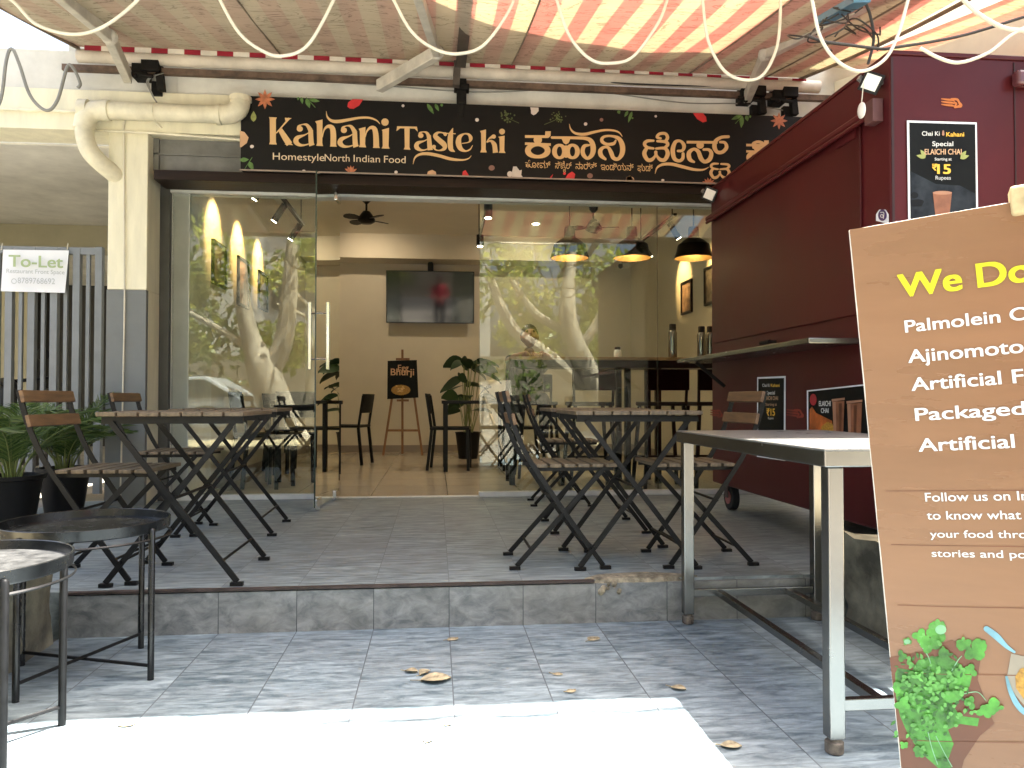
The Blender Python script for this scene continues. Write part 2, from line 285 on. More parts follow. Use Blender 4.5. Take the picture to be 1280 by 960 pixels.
class MB:
    def __init__(s): s.v = []; s.f = []; s.m = []; s.mi = 0
    def add(s, vs, fs):
        o = len(s.v); s.v += [Vector(p) for p in vs]; s.f += [tuple(i + o for i in f) for f in fs]; s.m += [s.mi] * len(fs); return s
    def slot(s, i): s.mi = i; return s
    def box(s, a, b):
        x0, y0, z0 = a; x1, y1, z1 = b
        return s.add([(x0, y0, z0), (x1, y0, z0), (x1, y1, z0), (x0, y1, z0), (x0, y0, z1), (x1, y0, z1), (x1, y1, z1), (x0, y1, z1)],
                     [(0, 3, 2, 1), (4, 5, 6, 7), (0, 1, 5, 4), (1, 2, 6, 5), (2, 3, 7, 6), (3, 0, 4, 7)])
    def bar(s, p, q, w, h, up=(0, 0, 1)):
        p, q = Vector(p), Vector(q); d = (q - p).normalized(); up = Vector(up)
        if abs(d.dot(up)) > 0.98: up = Vector((1, 0, 0)) if abs(d.x) < 0.9 else Vector((0, 1, 0))
        sx = d.cross(up).normalized(); sy = sx.cross(d).normalized(); vs = []
        for c in (p, q):
            for a, b in ((-1, -1), (1, -1), (1, 1), (-1, 1)): vs.append(c + sx * a * w / 2 + sy * b * h / 2)
        return s.add(vs, [(0, 3, 2, 1), (4, 5, 6, 7), (0, 1, 5, 4), (1, 2, 6, 5), (2, 3, 7, 6), (3, 0, 4, 7)])
    def tube(s, pts, r, n=8, cap=True):
        pts = [Vector(p) for p in pts]; rs = r if isinstance(r, (list, tuple)) else [r] * len(pts); vs = []; fs = []
        prev = None
        for i, p in enumerate(pts):
            d = (pts[min(i + 1, len(pts) - 1)] - pts[max(i - 1, 0)])
            d = d.normalized() if d.length > 1e-9 else Vector((0, 0, 1))
            if prev is None:
                a = Vector((0, 0, 1)) if abs(d.z) < 0.9 else Vector((1, 0, 0)); sx = d.cross(a).normalized()
            else:
                sx = (prev - d * prev.dot(d)).normalized()
            prev = sx; sy = d.cross(sx)
            for k in range(n):
                t = 2 * math.pi * k / n; vs.append(p + (sx * math.cos(t) + sy * math.sin(t)) * rs[i])
        for i in range(len(pts) - 1):
            for k in range(n): fs.append((i * n + k, i * n + (k + 1) % n, (i + 1) * n + (k + 1) % n, (i + 1) * n + k))
        if cap: fs.append(tuple(range(n - 1, -1, -1))); fs.append(tuple((len(pts) - 1) * n + k for k in range(n)))
        return s.add(vs, fs)
    def lathe(s, prof, c=(0, 0, 0), n=32, rx=1, ry=1, caps=(1, 1)):
        vs = []; fs = []; c = Vector(c)
        for r, z in prof:
            for k in range(n):
                t = 2 * math.pi * k / n; vs.append(c + Vector((r * rx * math.cos(t), r * ry * math.sin(t), z)))
        for i in range(len(prof) - 1):
            for k in range(n): fs.append((i * n + k, i * n + (k + 1) % n, (i + 1) * n + (k + 1) % n, (i + 1) * n + k))
        if caps[0] and prof[0][0] > 1e-6: fs.append(tuple(range(n - 1, -1, -1)))
        if caps[1] and prof[-1][0] > 1e-6: fs.append(tuple((len(prof) - 1) * n + k for k in range(n)))
        return s.add(vs, fs)
    def poly(s, pts, thick=None):
        n = len(pts)
        if thick is None: return s.add(pts, [tuple(range(n))])
        t = Vector(thick); a = [Vector(p) for p in pts]
        return s.add(a + [p + t for p in a], [tuple(range(n)), tuple(range(2 * n - 1, n - 1, -1))] + [(i, n + i, n + (i + 1) % n, (i + 1) % n) for i in range(n)])
    def sphere(s, c, r, n=12, m=8, sx=1, sy=1, sz=1):
        return s.lathe([(max(1e-7, r * math.sin(math.pi * i / m)), -r * sz * math.cos(math.pi * i / m)) for i in range(m + 1)], c, n, sx, sy)
    def build(s, name, mats, parent=None, smooth=False, bevel=0.0, label=None, cat=None, group=None, kind=None):
        me = bpy.data.meshes.new(name)
        W = wpos(parent)
        if parent is None:
            lo = Vector([min(v[i] for v in s.v) for i in range(3)]); hi = Vector([max(v[i] for v in s.v) for i in range(3)])
            W = Vector(((lo.x + hi.x) / 2, (lo.y + hi.y) / 2, lo.z))
        me.from_pydata([v - W for v in s.v], [], s.f)
        if not isinstance(mats, (list, tuple)): mats = [mats]
        for m in mats: me.materials.append(m)
        me.polygons.foreach_set('material_index', s.m)
        if smooth: me.polygons.foreach_set('use_smooth', [True] * len(me.polygons))
        me.update()
        o = bpy.data.objects.new(name, me); COL.objects.link(o)
        if parent is None: o.location = W; WPOS[o.name] = W
        else: o.parent = parent; WPOS[o.name] = W
        if smooth and smooth != 'all':
            try: me.set_sharp_from_angle(angle=R(38))
            except Exception: pass
        if bevel:
            bv = o.modifiers.new('bevel', 'BEVEL'); bv.width = bevel; bv.segments = 2; bv.limit_method = 'ANGLE'; bv.angle_limit = R(50)
        return setp(o, label, cat, group, kind)
def box(a, b): return MB().box(a, b)

def text(body, parent, name, O, ex, ey, size, m, width=None, bold=0.0, align='LEFT', lift=0.0, label=None):
    c = bpy.data.curves.new('lettering', 'FONT'); c.body = body; c.size = 1.0; c.resolution_u = 5
    o = bpy.data.objects.new('tmp_text', c); COL.objects.link(o)
    bpy.context.view_layer.update()
    dg = bpy.context.evaluated_depsgraph_get(); me = bpy.data.meshes.new_from_object(o.evaluated_get(dg))
    bpy.data.objects.remove(o)
    if not len(me.vertices): return None
    xs = [v.co.x for v in me.vertices]; x0, x1 = min(xs), max(xs)
    sx = (width / (x1 - x0)) if width else size
    off = {'LEFT': x0, 'CENTER': (x0 + x1) / 2, 'RIGHT': x1}[align]
    O, ex, ey = Vector(O), Vector(ex).normalized(), Vector(ey).normalized(); nrm = ex.cross(ey); W = wpos(parent)
    src = [v.co.copy() for v in me.vertices]; faces = [tuple(p.vertices) for p in me.polygons]; vs, fs = [], []
    shifts = [(0, 0)] if bold < .008 else [(0, 0), (-bold * .5, -bold * .3), (bold * .5, -bold * .3), (-bold * .5, bold * .3), (bold * .5, bold * .3)]
    for k, (du, dv_) in enumerate(shifts):                       # heavier strokes: the same outline laid down five times, slightly apart
        b0 = len(vs); vs += [O + ex * ((v.x - off + du) * sx) + ey * ((v.y + dv_) * size) + nrm * (lift + k * .00002) - W for v in src]; fs += [tuple(i + b0 for i in f) for f in faces]
    me = bpy.data.meshes.new(name); me.from_pydata(vs, [], fs); me.update(); me.materials.append(m)
    ob = bpy.data.objects.new(name, me); COL.objects.link(ob); ob.parent = parent; WPOS[ob.name] = W
    if label: ob['label'] = label
    return ob

def crom(pts, n=6):
    out = []; P = [pts[0]] + list(pts) + [pts[-1]]
    for i in range(1, len(P) - 2):
        for k in range(n):
            t = k / n; out.append(tuple(0.5 * (2 * b + (c - a) * t + (2 * a - 5 * b + 4 * c - d) * t * t + (3 * b - a - 3 * c + d) * t ** 3) for a, b, c, d in zip(P[i - 1], P[i], P[i + 1], P[i + 2])))
    out.append(tuple(pts[-1])); return out
class Ink:                                   # flat lettering drawn on a flat surface; mp turns drawing coordinates into a point there
    def __init__(s, mp, nrm): s.mp = mp; s.n = Vector(nrm); s.mb = MB(); s.k = 0
    def _p(s, x, y, k): return s.mp(x, y) + s.n * (k * 0.00002)
    def ribbon(s, pts, cap=True, n=6, closed=False):
        q = crom(pts, n); L, Rr = [], []
        for i, (x, y, wd) in enumerate(q):
            a = q[max(i - 1, 0)]; b = q[min(i + 1, len(q) - 1)]
            if closed and i in (0, len(q) - 1): a, b = q[-2], q[1]
            dx, dy = b[0] - a[0], b[1] - a[1]; l = math.hypot(dx, dy) or 1; nx, ny = -dy / l * wd / 2, dx / l * wd / 2
            L.append((x + nx, y + ny)); Rr.append((x - nx, y - ny))
        for i in range(len(q) - 1):
            s.k += 1
            s.mb.add([s._p(*L[i], s.k), s._p(*Rr[i], s.k), s._p(*Rr[i + 1], s.k), s._p(*L[i + 1], s.k)], [(0, 1, 2, 3)])
        if cap:
            for (x, y, wd) in (q[0], q[-1]): s.ell(x, y, wd / 2, wd / 2, 12)
        return s
    def ell(s, x, y, rx, ry, n=20, rot=0):
        s.k += 2; c, d = math.cos(rot), math.sin(rot)
        s.mb.add([s._p(x + rx * math.cos(2 * math.pi * i / n) * c - ry * math.sin(2 * math.pi * i / n) * d, y + rx * math.cos(2 * math.pi * i / n) * d + ry * math.sin(2 * math.pi * i / n) * c, s.k) for i in range(n)], [tuple(range(n))]); return s
    def poly(s, pts):
        s.k += 2; s.mb.add([s._p(x, y, s.k) for x, y in pts], [tuple(range(len(pts)))]); return s
    def ring(s, x, y, rx, ry, wx, wy):
        pts = []
        for i in range(25):
            t = 2 * math.pi * i / 24; pts.append((x + rx * math.cos(t), y + ry * math.sin(t), wx * abs(math.cos(t)) ** 1.5 + wy * (1 - abs(math.cos(t)) ** 1.5)))
        return s.ribbon(pts, cap=False, n=2, closed=True)
    def leaf(s, x, y, l, wd, rot):
        c, d = math.cos(rot), math.sin(rot); pts = []
        for i in range(13):
            t = i / 12; pts.append((t * l, math.sin(math.pi * t ** 0.8) * wd / 2))
        for i in range(11, 0, -1):
            t = i / 12; pts.append((t * l, -math.sin(math.pi * t ** 0.8) * wd / 2))
        return s.poly([(x + a * c - b * d, y + a * d + b * c) for a, b in pts])
    def build(s, name, m, parent, **kw): return s.mb.build(name, m, parent, **kw)

# ------------------------------------------------------------------ setting
YF = 3.165          # front edge of the raised platform
box((-60, -60, -0.5), (60, 60, -0.03)).build('ground', asphalt, kind='structure')
box((-14, -6.0, -0.03 + 0.004), (14, -1.2, 0.0)).build('pavement', pave, kind='structure')
box((-1.45, -1.2, -0.03 + 0.004), (1.72, YF, 0.004)).build('forecourt_tiles', tile_low, kind='structure')
box((-14, -1.2, -0.026), (-1.45, 3.2, -0.004)).build('side_yard', asphalt, kind='structure')
box((1.72, -1.2, -0.026), (14, 3.2, -0.004)).build('side_yard', asphalt, kind='structure')
m = MB(); m.slot(0).box((-2.75, YF + 0.02, -0.02), (3.6, 6.02, 0.178)).slot(1).box((-1.45, YF, -0.02), (1.72, YF + 0.018, 0.166))
m.build('platform', [tile_plat, tile_riser], kind='structure')
m = MB(); m.box((-1.45, YF - 0.005, 0.172), (0.66, YF + 0.024, 0.1805))
m.build('platform_edge', edge_m, kind='structure')
# chipped corner of the step where the mortar shows
m = MB(); pts = [(0.62, 0), (0.7, -.03), (0.79, -.022), (0.9, -.03), (1.02, -.018), (1.12, 0), (1.03, .075), (0.9, .1), (0.78, .1), (0.69, .07)]
base = [(x, YF + 0.03 + y, 0.163) for x, y in pts]; c = Vector((0.87, YF + 0.06, 0.187))
vs = base + [(x * 0.97 + 0.026, YF + 0.03 + y * .85 + .006, 0.182 + random.uniform(-.002, .005)) for x, y in pts] + [c]
n = len(pts); fs = [(i, (i + 1) % n, n + (i + 1) % n, n + i) for i in range(n)] + [(n + i, n + (i + 1) % n, 2 * n) for i in range(n)]
m.add(vs, fs)
for i in range(9):
    x = random.uniform(.68, .78); z = random.uniform(.125, .165); m.sphere((x, YF - .004, z), random.uniform(.008, .016), 7, 5, 1, .7)
m.build('broken_step_edge', broken, kind='structure')
box((-2.75, 6.02, -0.02), (3.6, 15, 0.18)).build('shop_floor', tile_in, kind='structure')
box((-8, 3.2, -0.02), (-2.752, 15, 0.17)).build('carport_floor', pave, kind='structure')

# ------------------------------------------------------------------ cafe building
bld = thing('cafe_building', 'cream plastered cafe building with open glass shopfront and grey based pillar', 'building', (0.3, 6.0, 0))
B = lambda a, b, nm, m, **k: box(a, b).build(nm, m, bld, **k)
B((-2.32, 5.7, 1.715), (-2.05, 6.0, 2.85), 'pillar', cream, bevel=.006)
m = MB(); m.slot(0).box((-2.322, 5.698, 0.17), (-2.052, 5.74, 1.713)).slot(1).box((-2.318, 5.742, 0.17), (-2.05, 6.0, 1.712))
m.build('pillar_base', [grey_p, cream], bld)
B((-2.32, 6.0, 0.17), (-1.85, 6.6, 3.4), 'side_pier', white_p)
B((-1.975, 6.6, 0.18), (-1.85, 11.4, 3.4), 'wall', inner_p)
B((2.9, 6.15, 0.18), (3.1, 11.4, 3.4), 'wall', inner_p)
B((-1.85, 11.2, 0.18), (2.9, 11.4, 3.4), 'wall', inner_p)
B((-1.848, 10.75, 2.9), (2.898, 11.2, 3.24), 'beam', inner_p)
B((-1.85, 6.2, 3.24), (2.9, 11.2, 3.4), 'ceiling', ceil_p)
m = MB(); m.box((-1.848, 11.185, .18), (2.898, 11.2, .28)).box((-1.85, 6.62, .18), (-1.835, 11.184, .28)).box((2.885, 6.62, .18), (2.9, 11.184, .28))
m.build('skirting', skirt_m, bld)
B((-1.86, 5.72, 2.86), (3.4, 6.2, 3.66), 'lintel', white_p)
B((-2.62, 5.75, 3.42), (-1.862, 6.0, 3.7), 'upper_wall', white_p)
B((-1.86, 5.96, 2.602), (3.4, 6.2, 2.858), 'lintel', white_p)
B((-8, 5.68, 2.84), (-1.34, 6.0, 3.13), 'beam', cream, bevel=.004)
B((-8, 5.72, 3.132), (-1.862, 6.0, 3.42), 'beam', white_p)
m = MB(); m.box((-2.7, 5.98, 3.66), (7, 6.2, 9.0))
m.build('upper_wall', cream, bld)
shade_outline = [(-2.75, 5.97), (-2.75, 2.95), (0.0, 2.95), (0.28, 4.32), (0.81, 4.69), (1.14, 4.91), (1.71, 5.11), (2.3, 5.14), (2.33, 3.85), (3.0, 3.85), (3.0, 5.97)]
MB().poly([(x, y, 4.25) for x, y in shade_outline], (0, 0, 0.15)).build('unseen_shade_slab', white_p, bld)  # unseen slab added above the awning, its outline shaped to shade part of it
# metal recess, timber band and white rail over the glass
m = MB(); m.box((-2.05, 5.82, 2.6), (-1.3, 5.95, 2.84)).box((-2.05, 5.80, 2.72), (-1.3, 5.82, 2.735)).box((-2.05, 5.80, 2.602), (-2.01, 5.82, 2.84))
m.build('shutter_housing', mat('grey_shutter_steel', (0.2, 0.2, 0.19), .5, .3, var=.15), bld, bevel=.003)
B((-2.0, 5.67, 2.502), (3.3, 5.94, 2.572), 'timber_band', brown_band, bevel=.004)
B((-1.99, 5.96, 2.488), (3.3, 6.08, 2.598), 'top_rail', rail_white, bevel=.006)
m = MB(); m.box((-2.05, 5.95, .18), (-1.98, 6.06, 2.6)); m.build('side_frame', alu_grey, bld, bevel=.003)
m = MB(); m.box((-1.98, 5.97, .178), (-.74, 6.05, .215)).box((.34, 5.97, .178), (2.9, 6.05, .215)).box((-.738, 5.98, .178), (.338, 6.04, .186))
m.build('sill', rail_white, bld, bevel=.003)
# carport interior
B((-8, 8.7, 2.55), (-1.98, 9.0, 2.82), 'carport_beam', olive_p)
B((-8, 6.0, 2.822), (-2.33, 14, 2.84), 'carport_ceiling', white_p)
B((-9, 13, .17), (-6.45, 13.2, 2.82), 'carport_wall', olive_p)
B((-9.2, 6.02, .0), (-9.0, 13.2, 2.82), 'carport_wall', olive_p)
B((-9.2, 5.7, .0), (-4.7, 6.0, 2.84), 'carport_wall', cream)
B((-6.6, 13.3, .17), (-1.98, 13.4, 2.82), 'carport_dark_sheet', mat('carport_shade_tone', (0.02, 0.019, 0.018), .6, var=.3), )  # near-black sheet standing in for the shade deep inside the carport
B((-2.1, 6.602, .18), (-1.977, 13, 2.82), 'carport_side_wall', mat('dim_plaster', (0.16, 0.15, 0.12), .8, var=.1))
# thin conduits on the beam and pillar
m = MB(); m.tube([(-8, 5.665, 2.965), (-2.2, 5.665, 2.965)], .011).tube([(-2.4, 5.66, 2.835), (-2.0, 5.66, 2.83), (-1.35, 5.66, 2.8)], .010)
m.build('conduit', pvc, bld, smooth=True)
m = MB(); m.tube(crom([(-2.14, 5.66, 2.98), (-2.2, 5.668, 2.9), (-2.21, 5.69, 2.7), (-2.2, 5.688, 2.0), (-2.195, 5.688, 1.6), (-2.2, 5.688, 1.0), (-2.21, 5.688, .25)], 8), .006)
m.build('wall_cable', cable_w, bld, smooth=True)

# kerb walls of rough concrete on either side of the forecourt
def rough_wall(a, b, label, jit, name='kerb_wall'):
    bm = bmesh.new(); mm = MB().box(a, b); me = bpy.data.meshes.new('t'); me.from_pydata([tuple(v) for v in mm.v], [], mm.f); bm.from_mesh(me)
    bmesh.ops.subdivide_edges(bm, edges=bm.edges[:], cuts=14, use_grid_fill=True)
    for v in bm.verts:
        p = v.co
        d = Vector((math.sin(p.y * 7 + p.z * 5) + .6 * math.sin(p.y * 23 + p.z * 17), math.sin(p.x * 6 + p.z * 9), math.sin(p.x * 9 + p.y * 8) + .5 * math.sin(p.y * 27)))
        v.co += d * jit * (1 if p.z > .05 else .2) + Vector((random.uniform(-1, 1), random.uniform(-1, 1), random.uniform(-1, 1))) * jit * .35
    M2 = MB(); M2.v = [v.co.copy() for v in bm.verts]; bm.verts.ensure_lookup_table()
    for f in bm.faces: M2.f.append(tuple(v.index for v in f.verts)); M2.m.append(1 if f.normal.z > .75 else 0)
    bm.free()
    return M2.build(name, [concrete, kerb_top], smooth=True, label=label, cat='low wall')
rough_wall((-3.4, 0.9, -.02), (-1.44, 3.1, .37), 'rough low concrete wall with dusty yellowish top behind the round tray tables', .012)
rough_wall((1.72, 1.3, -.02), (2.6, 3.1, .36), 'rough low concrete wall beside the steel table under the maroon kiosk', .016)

# ------------------------------------------------------------------ shop sign
YS = 5.615
sg = thing('shop_sign', 'long black shop sign with golden English and Kannada lettering above the glass front', 'sign', (0.7, YS, 2.57))
box((-1.385, YS, 2.575), (3.0, 5.70, 3.105)).build('panel', sign_black, sg)
box((-1.39, YS - .012, 2.564), (3.0, YS + .002, 2.574)).build('lower_trim', mat('sign_trim', (0.3, 0.24, 0.2), .5), sg)
def crop(x0, y0, s): return lambda x, y: PY(x0 + x / s, y0 + y / s, YS - .003)
c1, c2, c3, c4 = crop(300, 110, 7.111), crop(470, 110, 7.111), crop(640, 120, 8.0), crop(780, 120, 7.111)
NF = (0, -1, 0)
def letters_a(I, dx, dy):
    I.ribbon([(628 + dx, 372 + dy, 42), (630 + dx, 440 + dy, 44), (634 + dx, 490 + dy, 46), (640 + dx, 512 + dy, 50)], cap=False)
    I.ribbon([(528 + dx, 362 + dy, 52), (524 + dx, 340 + dy, 22), (555 + dx, 325 + dy, 10), (595 + dx, 330 + dy, 26), (628 + dx, 378 + dy, 42)], cap=False).ell(532 + dx, 364 + dy, 27, 25)
    I.ribbon([(630 + dx, 385 + dy, 9), (580 + dx, 416 + dy, 12), (512 + dx, 442 + dy, 36), (498 + dx, 478 + dy, 46), (530 + dx, 506 + dy, 28), (575 + dx, 508 + dy, 14), (632 + dx, 492 + dy, 10)])
I = Ink(c1, NF)
I.poly([(258, 258), (328, 262), (319, 282), (320, 480), (328, 503), (258, 500), (266, 480), (264, 280)])
I.ribbon([(440, 268, 18), (385, 330, 13), (322, 402, 11)], cap=False).poly([(398, 265), (460, 268), (434, 284), (404, 292)])
I.ribbon([(356, 368, 40), (400, 440, 52), (440, 500, 56)], cap=False).poly([(398, 502), (414, 484), (452, 488), (472, 508)])
letters_a(I, 0, 0); letters_a(I, 392, 13)
I.poly([(668, 298), (735, 281), (732, 490), (739, 518), (678, 515), (686, 490), (683, 322)])
I.ribbon([(733, 440, 7), (748, 375, 14), (782, 343, 28), (818, 355, 44), (830, 410, 50), (830, 520, 52)], cap=False).poly([(800, 522), (806, 500), (852, 500), (862, 524)])
I.poly([(1056, 364), (1116, 348), (1113, 500), (1121, 530), (1058, 527), (1067, 502), (1065, 385)])
I.ribbon([(1113, 440, 7), (1128, 388, 14), (1160, 355, 26), (1194, 364, 42), (1208, 420, 48), (1212, 532, 52)], cap=False).poly([(1182, 534), (1188, 512), (1234, 512), (1244, 536)])
I.ribbon([(768, 212, 4), (777, 258, 14), (812, 292, 24), (870, 300, 30), (960, 286, 26), (1060, 268, 20), (1150, 268, 18), (1212, 290, 13), (1244, 322, 4)])
I.build('word_lettering', gold, sg)
I = Ink(c2, NF)
I.poly([(52, 372), (116, 354), (112, 515), (121, 540), (50, 537), (60, 515), (58, 385)]).ell(80, 303, 33, 33)
I.build('word_lettering', gold, sg)
I = Ink(c2, NF)
I.poly([(188, 340), (364, 343), (371, 390), (346, 362), (300, 359), (216, 358), (181, 384)]).poly([(253, 356), (299, 357), (297, 525), (307, 549), (246, 546), (256, 525)])
I.ribbon([(470, 420, 36), (474, 480, 40), (482, 552, 46)], cap=False)
I.ribbon([(398, 420, 44), (392, 400, 20), (420, 390, 9), (452, 400, 24), (472, 440, 38)], cap=False).ell(398, 423, 24, 22)
I.ribbon([(474, 446, 8), (430, 470, 12), (372, 490, 32), (360, 524, 42), (392, 550, 26), (430, 552, 12), (476, 535, 9)])
I.ribbon([(618, 412, 32), (590, 398, 12), (550, 398, 20), (527, 428, 40), (565, 468, 46), (606, 505, 46), (606, 540, 32), (565, 556, 12), (528, 548, 14), (514, 524, 30)], cap=False).ell(616, 412, 15, 17).ell(515, 522, 17, 16)
I.ribbon([(684, 357, 3), (672, 390, 28), (662, 430, 46), (660, 500, 46), (668, 545, 40), (698, 566, 8)]).ribbon([(628, 405, 10), (708, 408, 9)], cap=False)
I.ribbon([(766, 494, 8), (825, 482, 12), (842, 448, 34), (822, 414, 20), (782, 410, 14), (742, 440, 38), (733, 490, 50), (752, 540, 40), (795, 562, 16), (835, 548, 12), (858, 512, 5)])
I.ribbon([(330, 678, 4), (346, 622, 14), (390, 592, 22), (460, 586, 28), (560, 604, 28), (660, 632, 26), (760, 642, 16), (820, 630, 10), (846, 604, 4)])
I.build('word_lettering', gold, sg)
I = Ink(c2, NF)
I.poly([(924, 382), (978, 369), (975, 545), (985, 573), (927, 572), (936, 545), (934, 400)])
I.ribbon([(982, 482, 8), (1008, 448, 14), (1040, 432, 30)], cap=False).ell(1046, 432, 20, 19)
I.ribbon([(984, 484, 8), (1020, 470, 20), (1050, 500, 40), (1058, 540, 42), (1062, 576, 46)], cap=False)
I.poly([(1086, 434), (1143, 424), (1140, 555), (1151, 578), (1091, 577), (1100, 555), (1097, 447)]).ell(1120, 388, 26, 26)
I.build('word_lettering', gold, sg)
# Kannada words
def ka(I, dx=0, dy=0, k=1.0):
    t = lambda *p: [(a * k + dx, b * k + dy, *(q * k for q in r)) for a, b, *r in p]
    I.poly([q[:2] for q in t((130, 391), (330, 393), (334, 352), (388, 352), (386, 400), (362, 420), (130, 419))])
    x, y = t((258, 438))[0]; I.ell(x, y, 42 * k, 42 * k); I.ribbon(t((130, 476, 26), (388, 486, 26)), cap=False)
    x, y = t((258, 546))[0]; I.ring(x, y, 99 * k, 61 * k, 58 * k, 34 * k)
I = Ink(c3, NF); ka(I)
I.ribbon([(400, 416, 26), (620, 419, 28), (745, 426, 36), (796, 460, 48), (812, 530, 54), (798, 590, 46), (755, 624, 32), (716, 592, 42), (706, 545, 42), (724, 502, 36), (772, 492, 20)])
I.poly([(496, 430), (582, 432), (566, 470), (540, 486), (514, 470)])
I.ring(474, 556, 50, 63, 48, 28).ring(604, 556, 50, 63, 48, 28).ell(540, 600, 22, 20).ell(540, 512, 18, 16)
I.ribbon([(1036, 446, 16), (1014, 478, 32), (950, 484, 28), (904, 462, 34), (898, 430, 32), (930, 406, 24), (1000, 404, 24), (1068, 430, 40), (1102, 500, 52), (1098, 580, 48), (1058, 632, 34), (1012, 620, 40), (988, 565, 42), (960, 518, 30), (915, 516, 28), (882, 548, 42), (888, 596, 44), (932, 634, 24)])
I.ribbon([(572, 284, 4), (588, 338, 16), (634, 376, 24), (720, 386, 30), (820, 364, 26), (920, 345, 22), (1010, 348, 20), (1068, 368, 15), (1100, 408, 4)])
I.build('word_lettering', gold, sg)
def tta(I, f):
    for p in ([(262, 398, 20), (208, 400, 28), (182, 426, 30), (206, 456, 26), (262, 466, 20)], [(206, 458, 28), (180, 510, 38), (208, 566, 34), (246, 566, 32), (278, 530, 22), (282, 500, 30)], [(282, 500, 30), (290, 530, 22), (322, 566, 32), (362, 566, 34), (388, 512, 38), (362, 466, 28), (285, 468, 20)], [(360, 464, 26), (388, 432, 30), (368, 408, 28), (296, 402, 22)]):
        I.ribbon([f(*q) for q in p])
I = Ink(c4, NF); tta(I, lambda x, y, q: (x, y, q))
I.ribbon([(366, 406, 26), (386, 370, 30), (366, 336, 26), (316, 338, 26), (292, 366, 24), (324, 378, 22)])
I.ribbon([(478, 490, 22), (520, 484, 26), (532, 440, 34), (500, 402, 24), (455, 412, 32), (432, 480, 40), (446, 556, 36), (490, 578, 28), (520, 556, 30), (524, 514, 26)])
I.ribbon([(555, 412, 24), (830, 414, 24)], cap=False).ell(675, 440, 34, 30)
I.ribbon([(620, 588, 20), (582, 562, 38), (576, 506, 38), (618, 474, 26), (658, 496, 36), (682, 556, 40), (716, 586, 32), (758, 564, 40), (774, 512, 36), (752, 480, 26), (706, 478, 22)])
I.ribbon([(925, 364, 26), (862, 370, 28), (812, 404, 36), (802, 456, 40), (826, 500, 32), (872, 500, 32), (908, 460, 34), (894, 418, 26), (852, 412, 22)])
I.ribbon([(274, 692, 4), (292, 640, 16), (340, 612, 24), (420, 608, 28), (520, 632, 28), (620, 656, 24), (700, 658, 16), (752, 634, 4)])
tta(I, lambda x, y, q: (x * .78 + 628, y * .72 + 318, q * .76))
I.build('word_lettering', gold, sg)
I = Ink(c4, NF); ka(I, 985, 120, .78); I.ribbon([(1150, 460, 20), (1148, 425, 26), (1190, 408, 26), (1232, 424, 30), (1226, 462, 28), (1170, 476, 18)])
I.build('word_lettering', gold, sg)
# small second lines
def sx(a, b): return (b - a)
for wd, xa, xb in (('Homestyle', 341, 405.5), ('North', 405.8, 437), ('Indian', 442, 475), ('Food', 480, 507)):
    a = PY(xa, 199.5 + (xa - 341) * .027, YS - .003); b = PY(xb, 199.5 + (xb - 341) * .027, YS - .003)
    text(wd, sg, 'tagline_lettering', a, b - a, (0, 0, 1), .074, cream_t, width=(b - a).length)
for wd, xa, xb in (('ಹೋಮ್', 656.5, 688), ('ಸ್ಟೈಲ್', 694, 714.5), ('ನಾರ್ತ್', 719.5, 746), ('ಇಂಡಿಯನ್', 751, 792), ('ಫುಡ್', 797, 816)):
    a = PY(xa, 209.3 + (xa - 656) * .03, YS - .003); b = PY(xb, 209.3 + (xb - 656) * .03, YS - .003)
    text(wd, sg, 'tagline_lettering', a, b - a, (0, 0, 1), .07, gold, width=(b - a).length)
# spices and leaves printed round the lettering
def dots(mp, lst, nm, m):
    I = Ink(mp, NF)
    for q in lst: I.ell(*q)
    I.build(nm, m, sg)
def star(I, x, y, r, k=8, half=False):
    for i in range(k):
        a = math.pi * (1 + i / (k - 1)) if half else 2 * math.pi * i / k
        I.leaf(x, y, r, r * .34, a)
def orn(nm, m, *calls):
    for mp, fn in calls: I = Ink(mp, NF); fn(I); I.build(nm, m, sg)
def fanstar(x, y, r, angs):
    def f(I):
        for a in angs: I.leaf(x, y, r, r * .34, a)
    return f
orn('printed_star_anise', orangeprint, (c1, lambda I: star(I, 222, 100, 90)), (c1, fanstar(985, 748, 62, (-2.6, -2.1, -1.6, -1.1, -.5))), (c4, fanstar(752, 785, 62, (-2.7, -2.2, -1.7, -1.2, -.7, -.3))), (crop(880, 60, 4.8), lambda I: star(I, 450, 437, 52)))
I = Ink(c1, NF)
I.leaf(590, 90, 95, 42, .95 + .3).leaf(612, 100, 100, 34, .2).leaf(545, 82, 60, 28, 1.4).leaf(520, 80, 30, 22, 1.8).ribbon([(590, 85, 5), (668, 172, 7)])
I.leaf(-2, 640, 82, 40, -.05).leaf(80, 655, 85, 44, 1.1).ribbon([(40, 722, 4), (108, 618, 6)])
I.mp = c2; I.leaf(455, 140, 110, 36, 1.0).leaf(525, 140, 75, 30, 1.1).leaf(580, 138, 30, 26, 1.3)
I.mp = c3; I.leaf(1060, 145, 40, 34, 1.1).leaf(1160, 150, 70, 30, 2.1).leaf(1200, 155, 120, 32, 1.9).ell(1205, 222, 9, 9)
I.mp = c4; I.leaf(1050, 175, 110, 40, 1.65).leaf(1045, 172, 100, 34, 2.75).leaf(1085, 172, 55, 34, 1.3).leaf(1115, 172, 25, 22, 1.2).ribbon([(1050, 180, 4), (990, 245, 6)])
I.mp = crop(900, 0, 3.368)
I.build('printed_leaves', leafprint, sg)
I = Ink(c1, NF); I.leaf(42, 140, 85, 52, 2.0).leaf(120, 300, 95, 50, -1.56)
I.build('printed_lime_leaves', limeprint, sg)
olive_pr = mat('printed_herb_olive', (0.1, 0.13, 0.04), .55, var=.3)
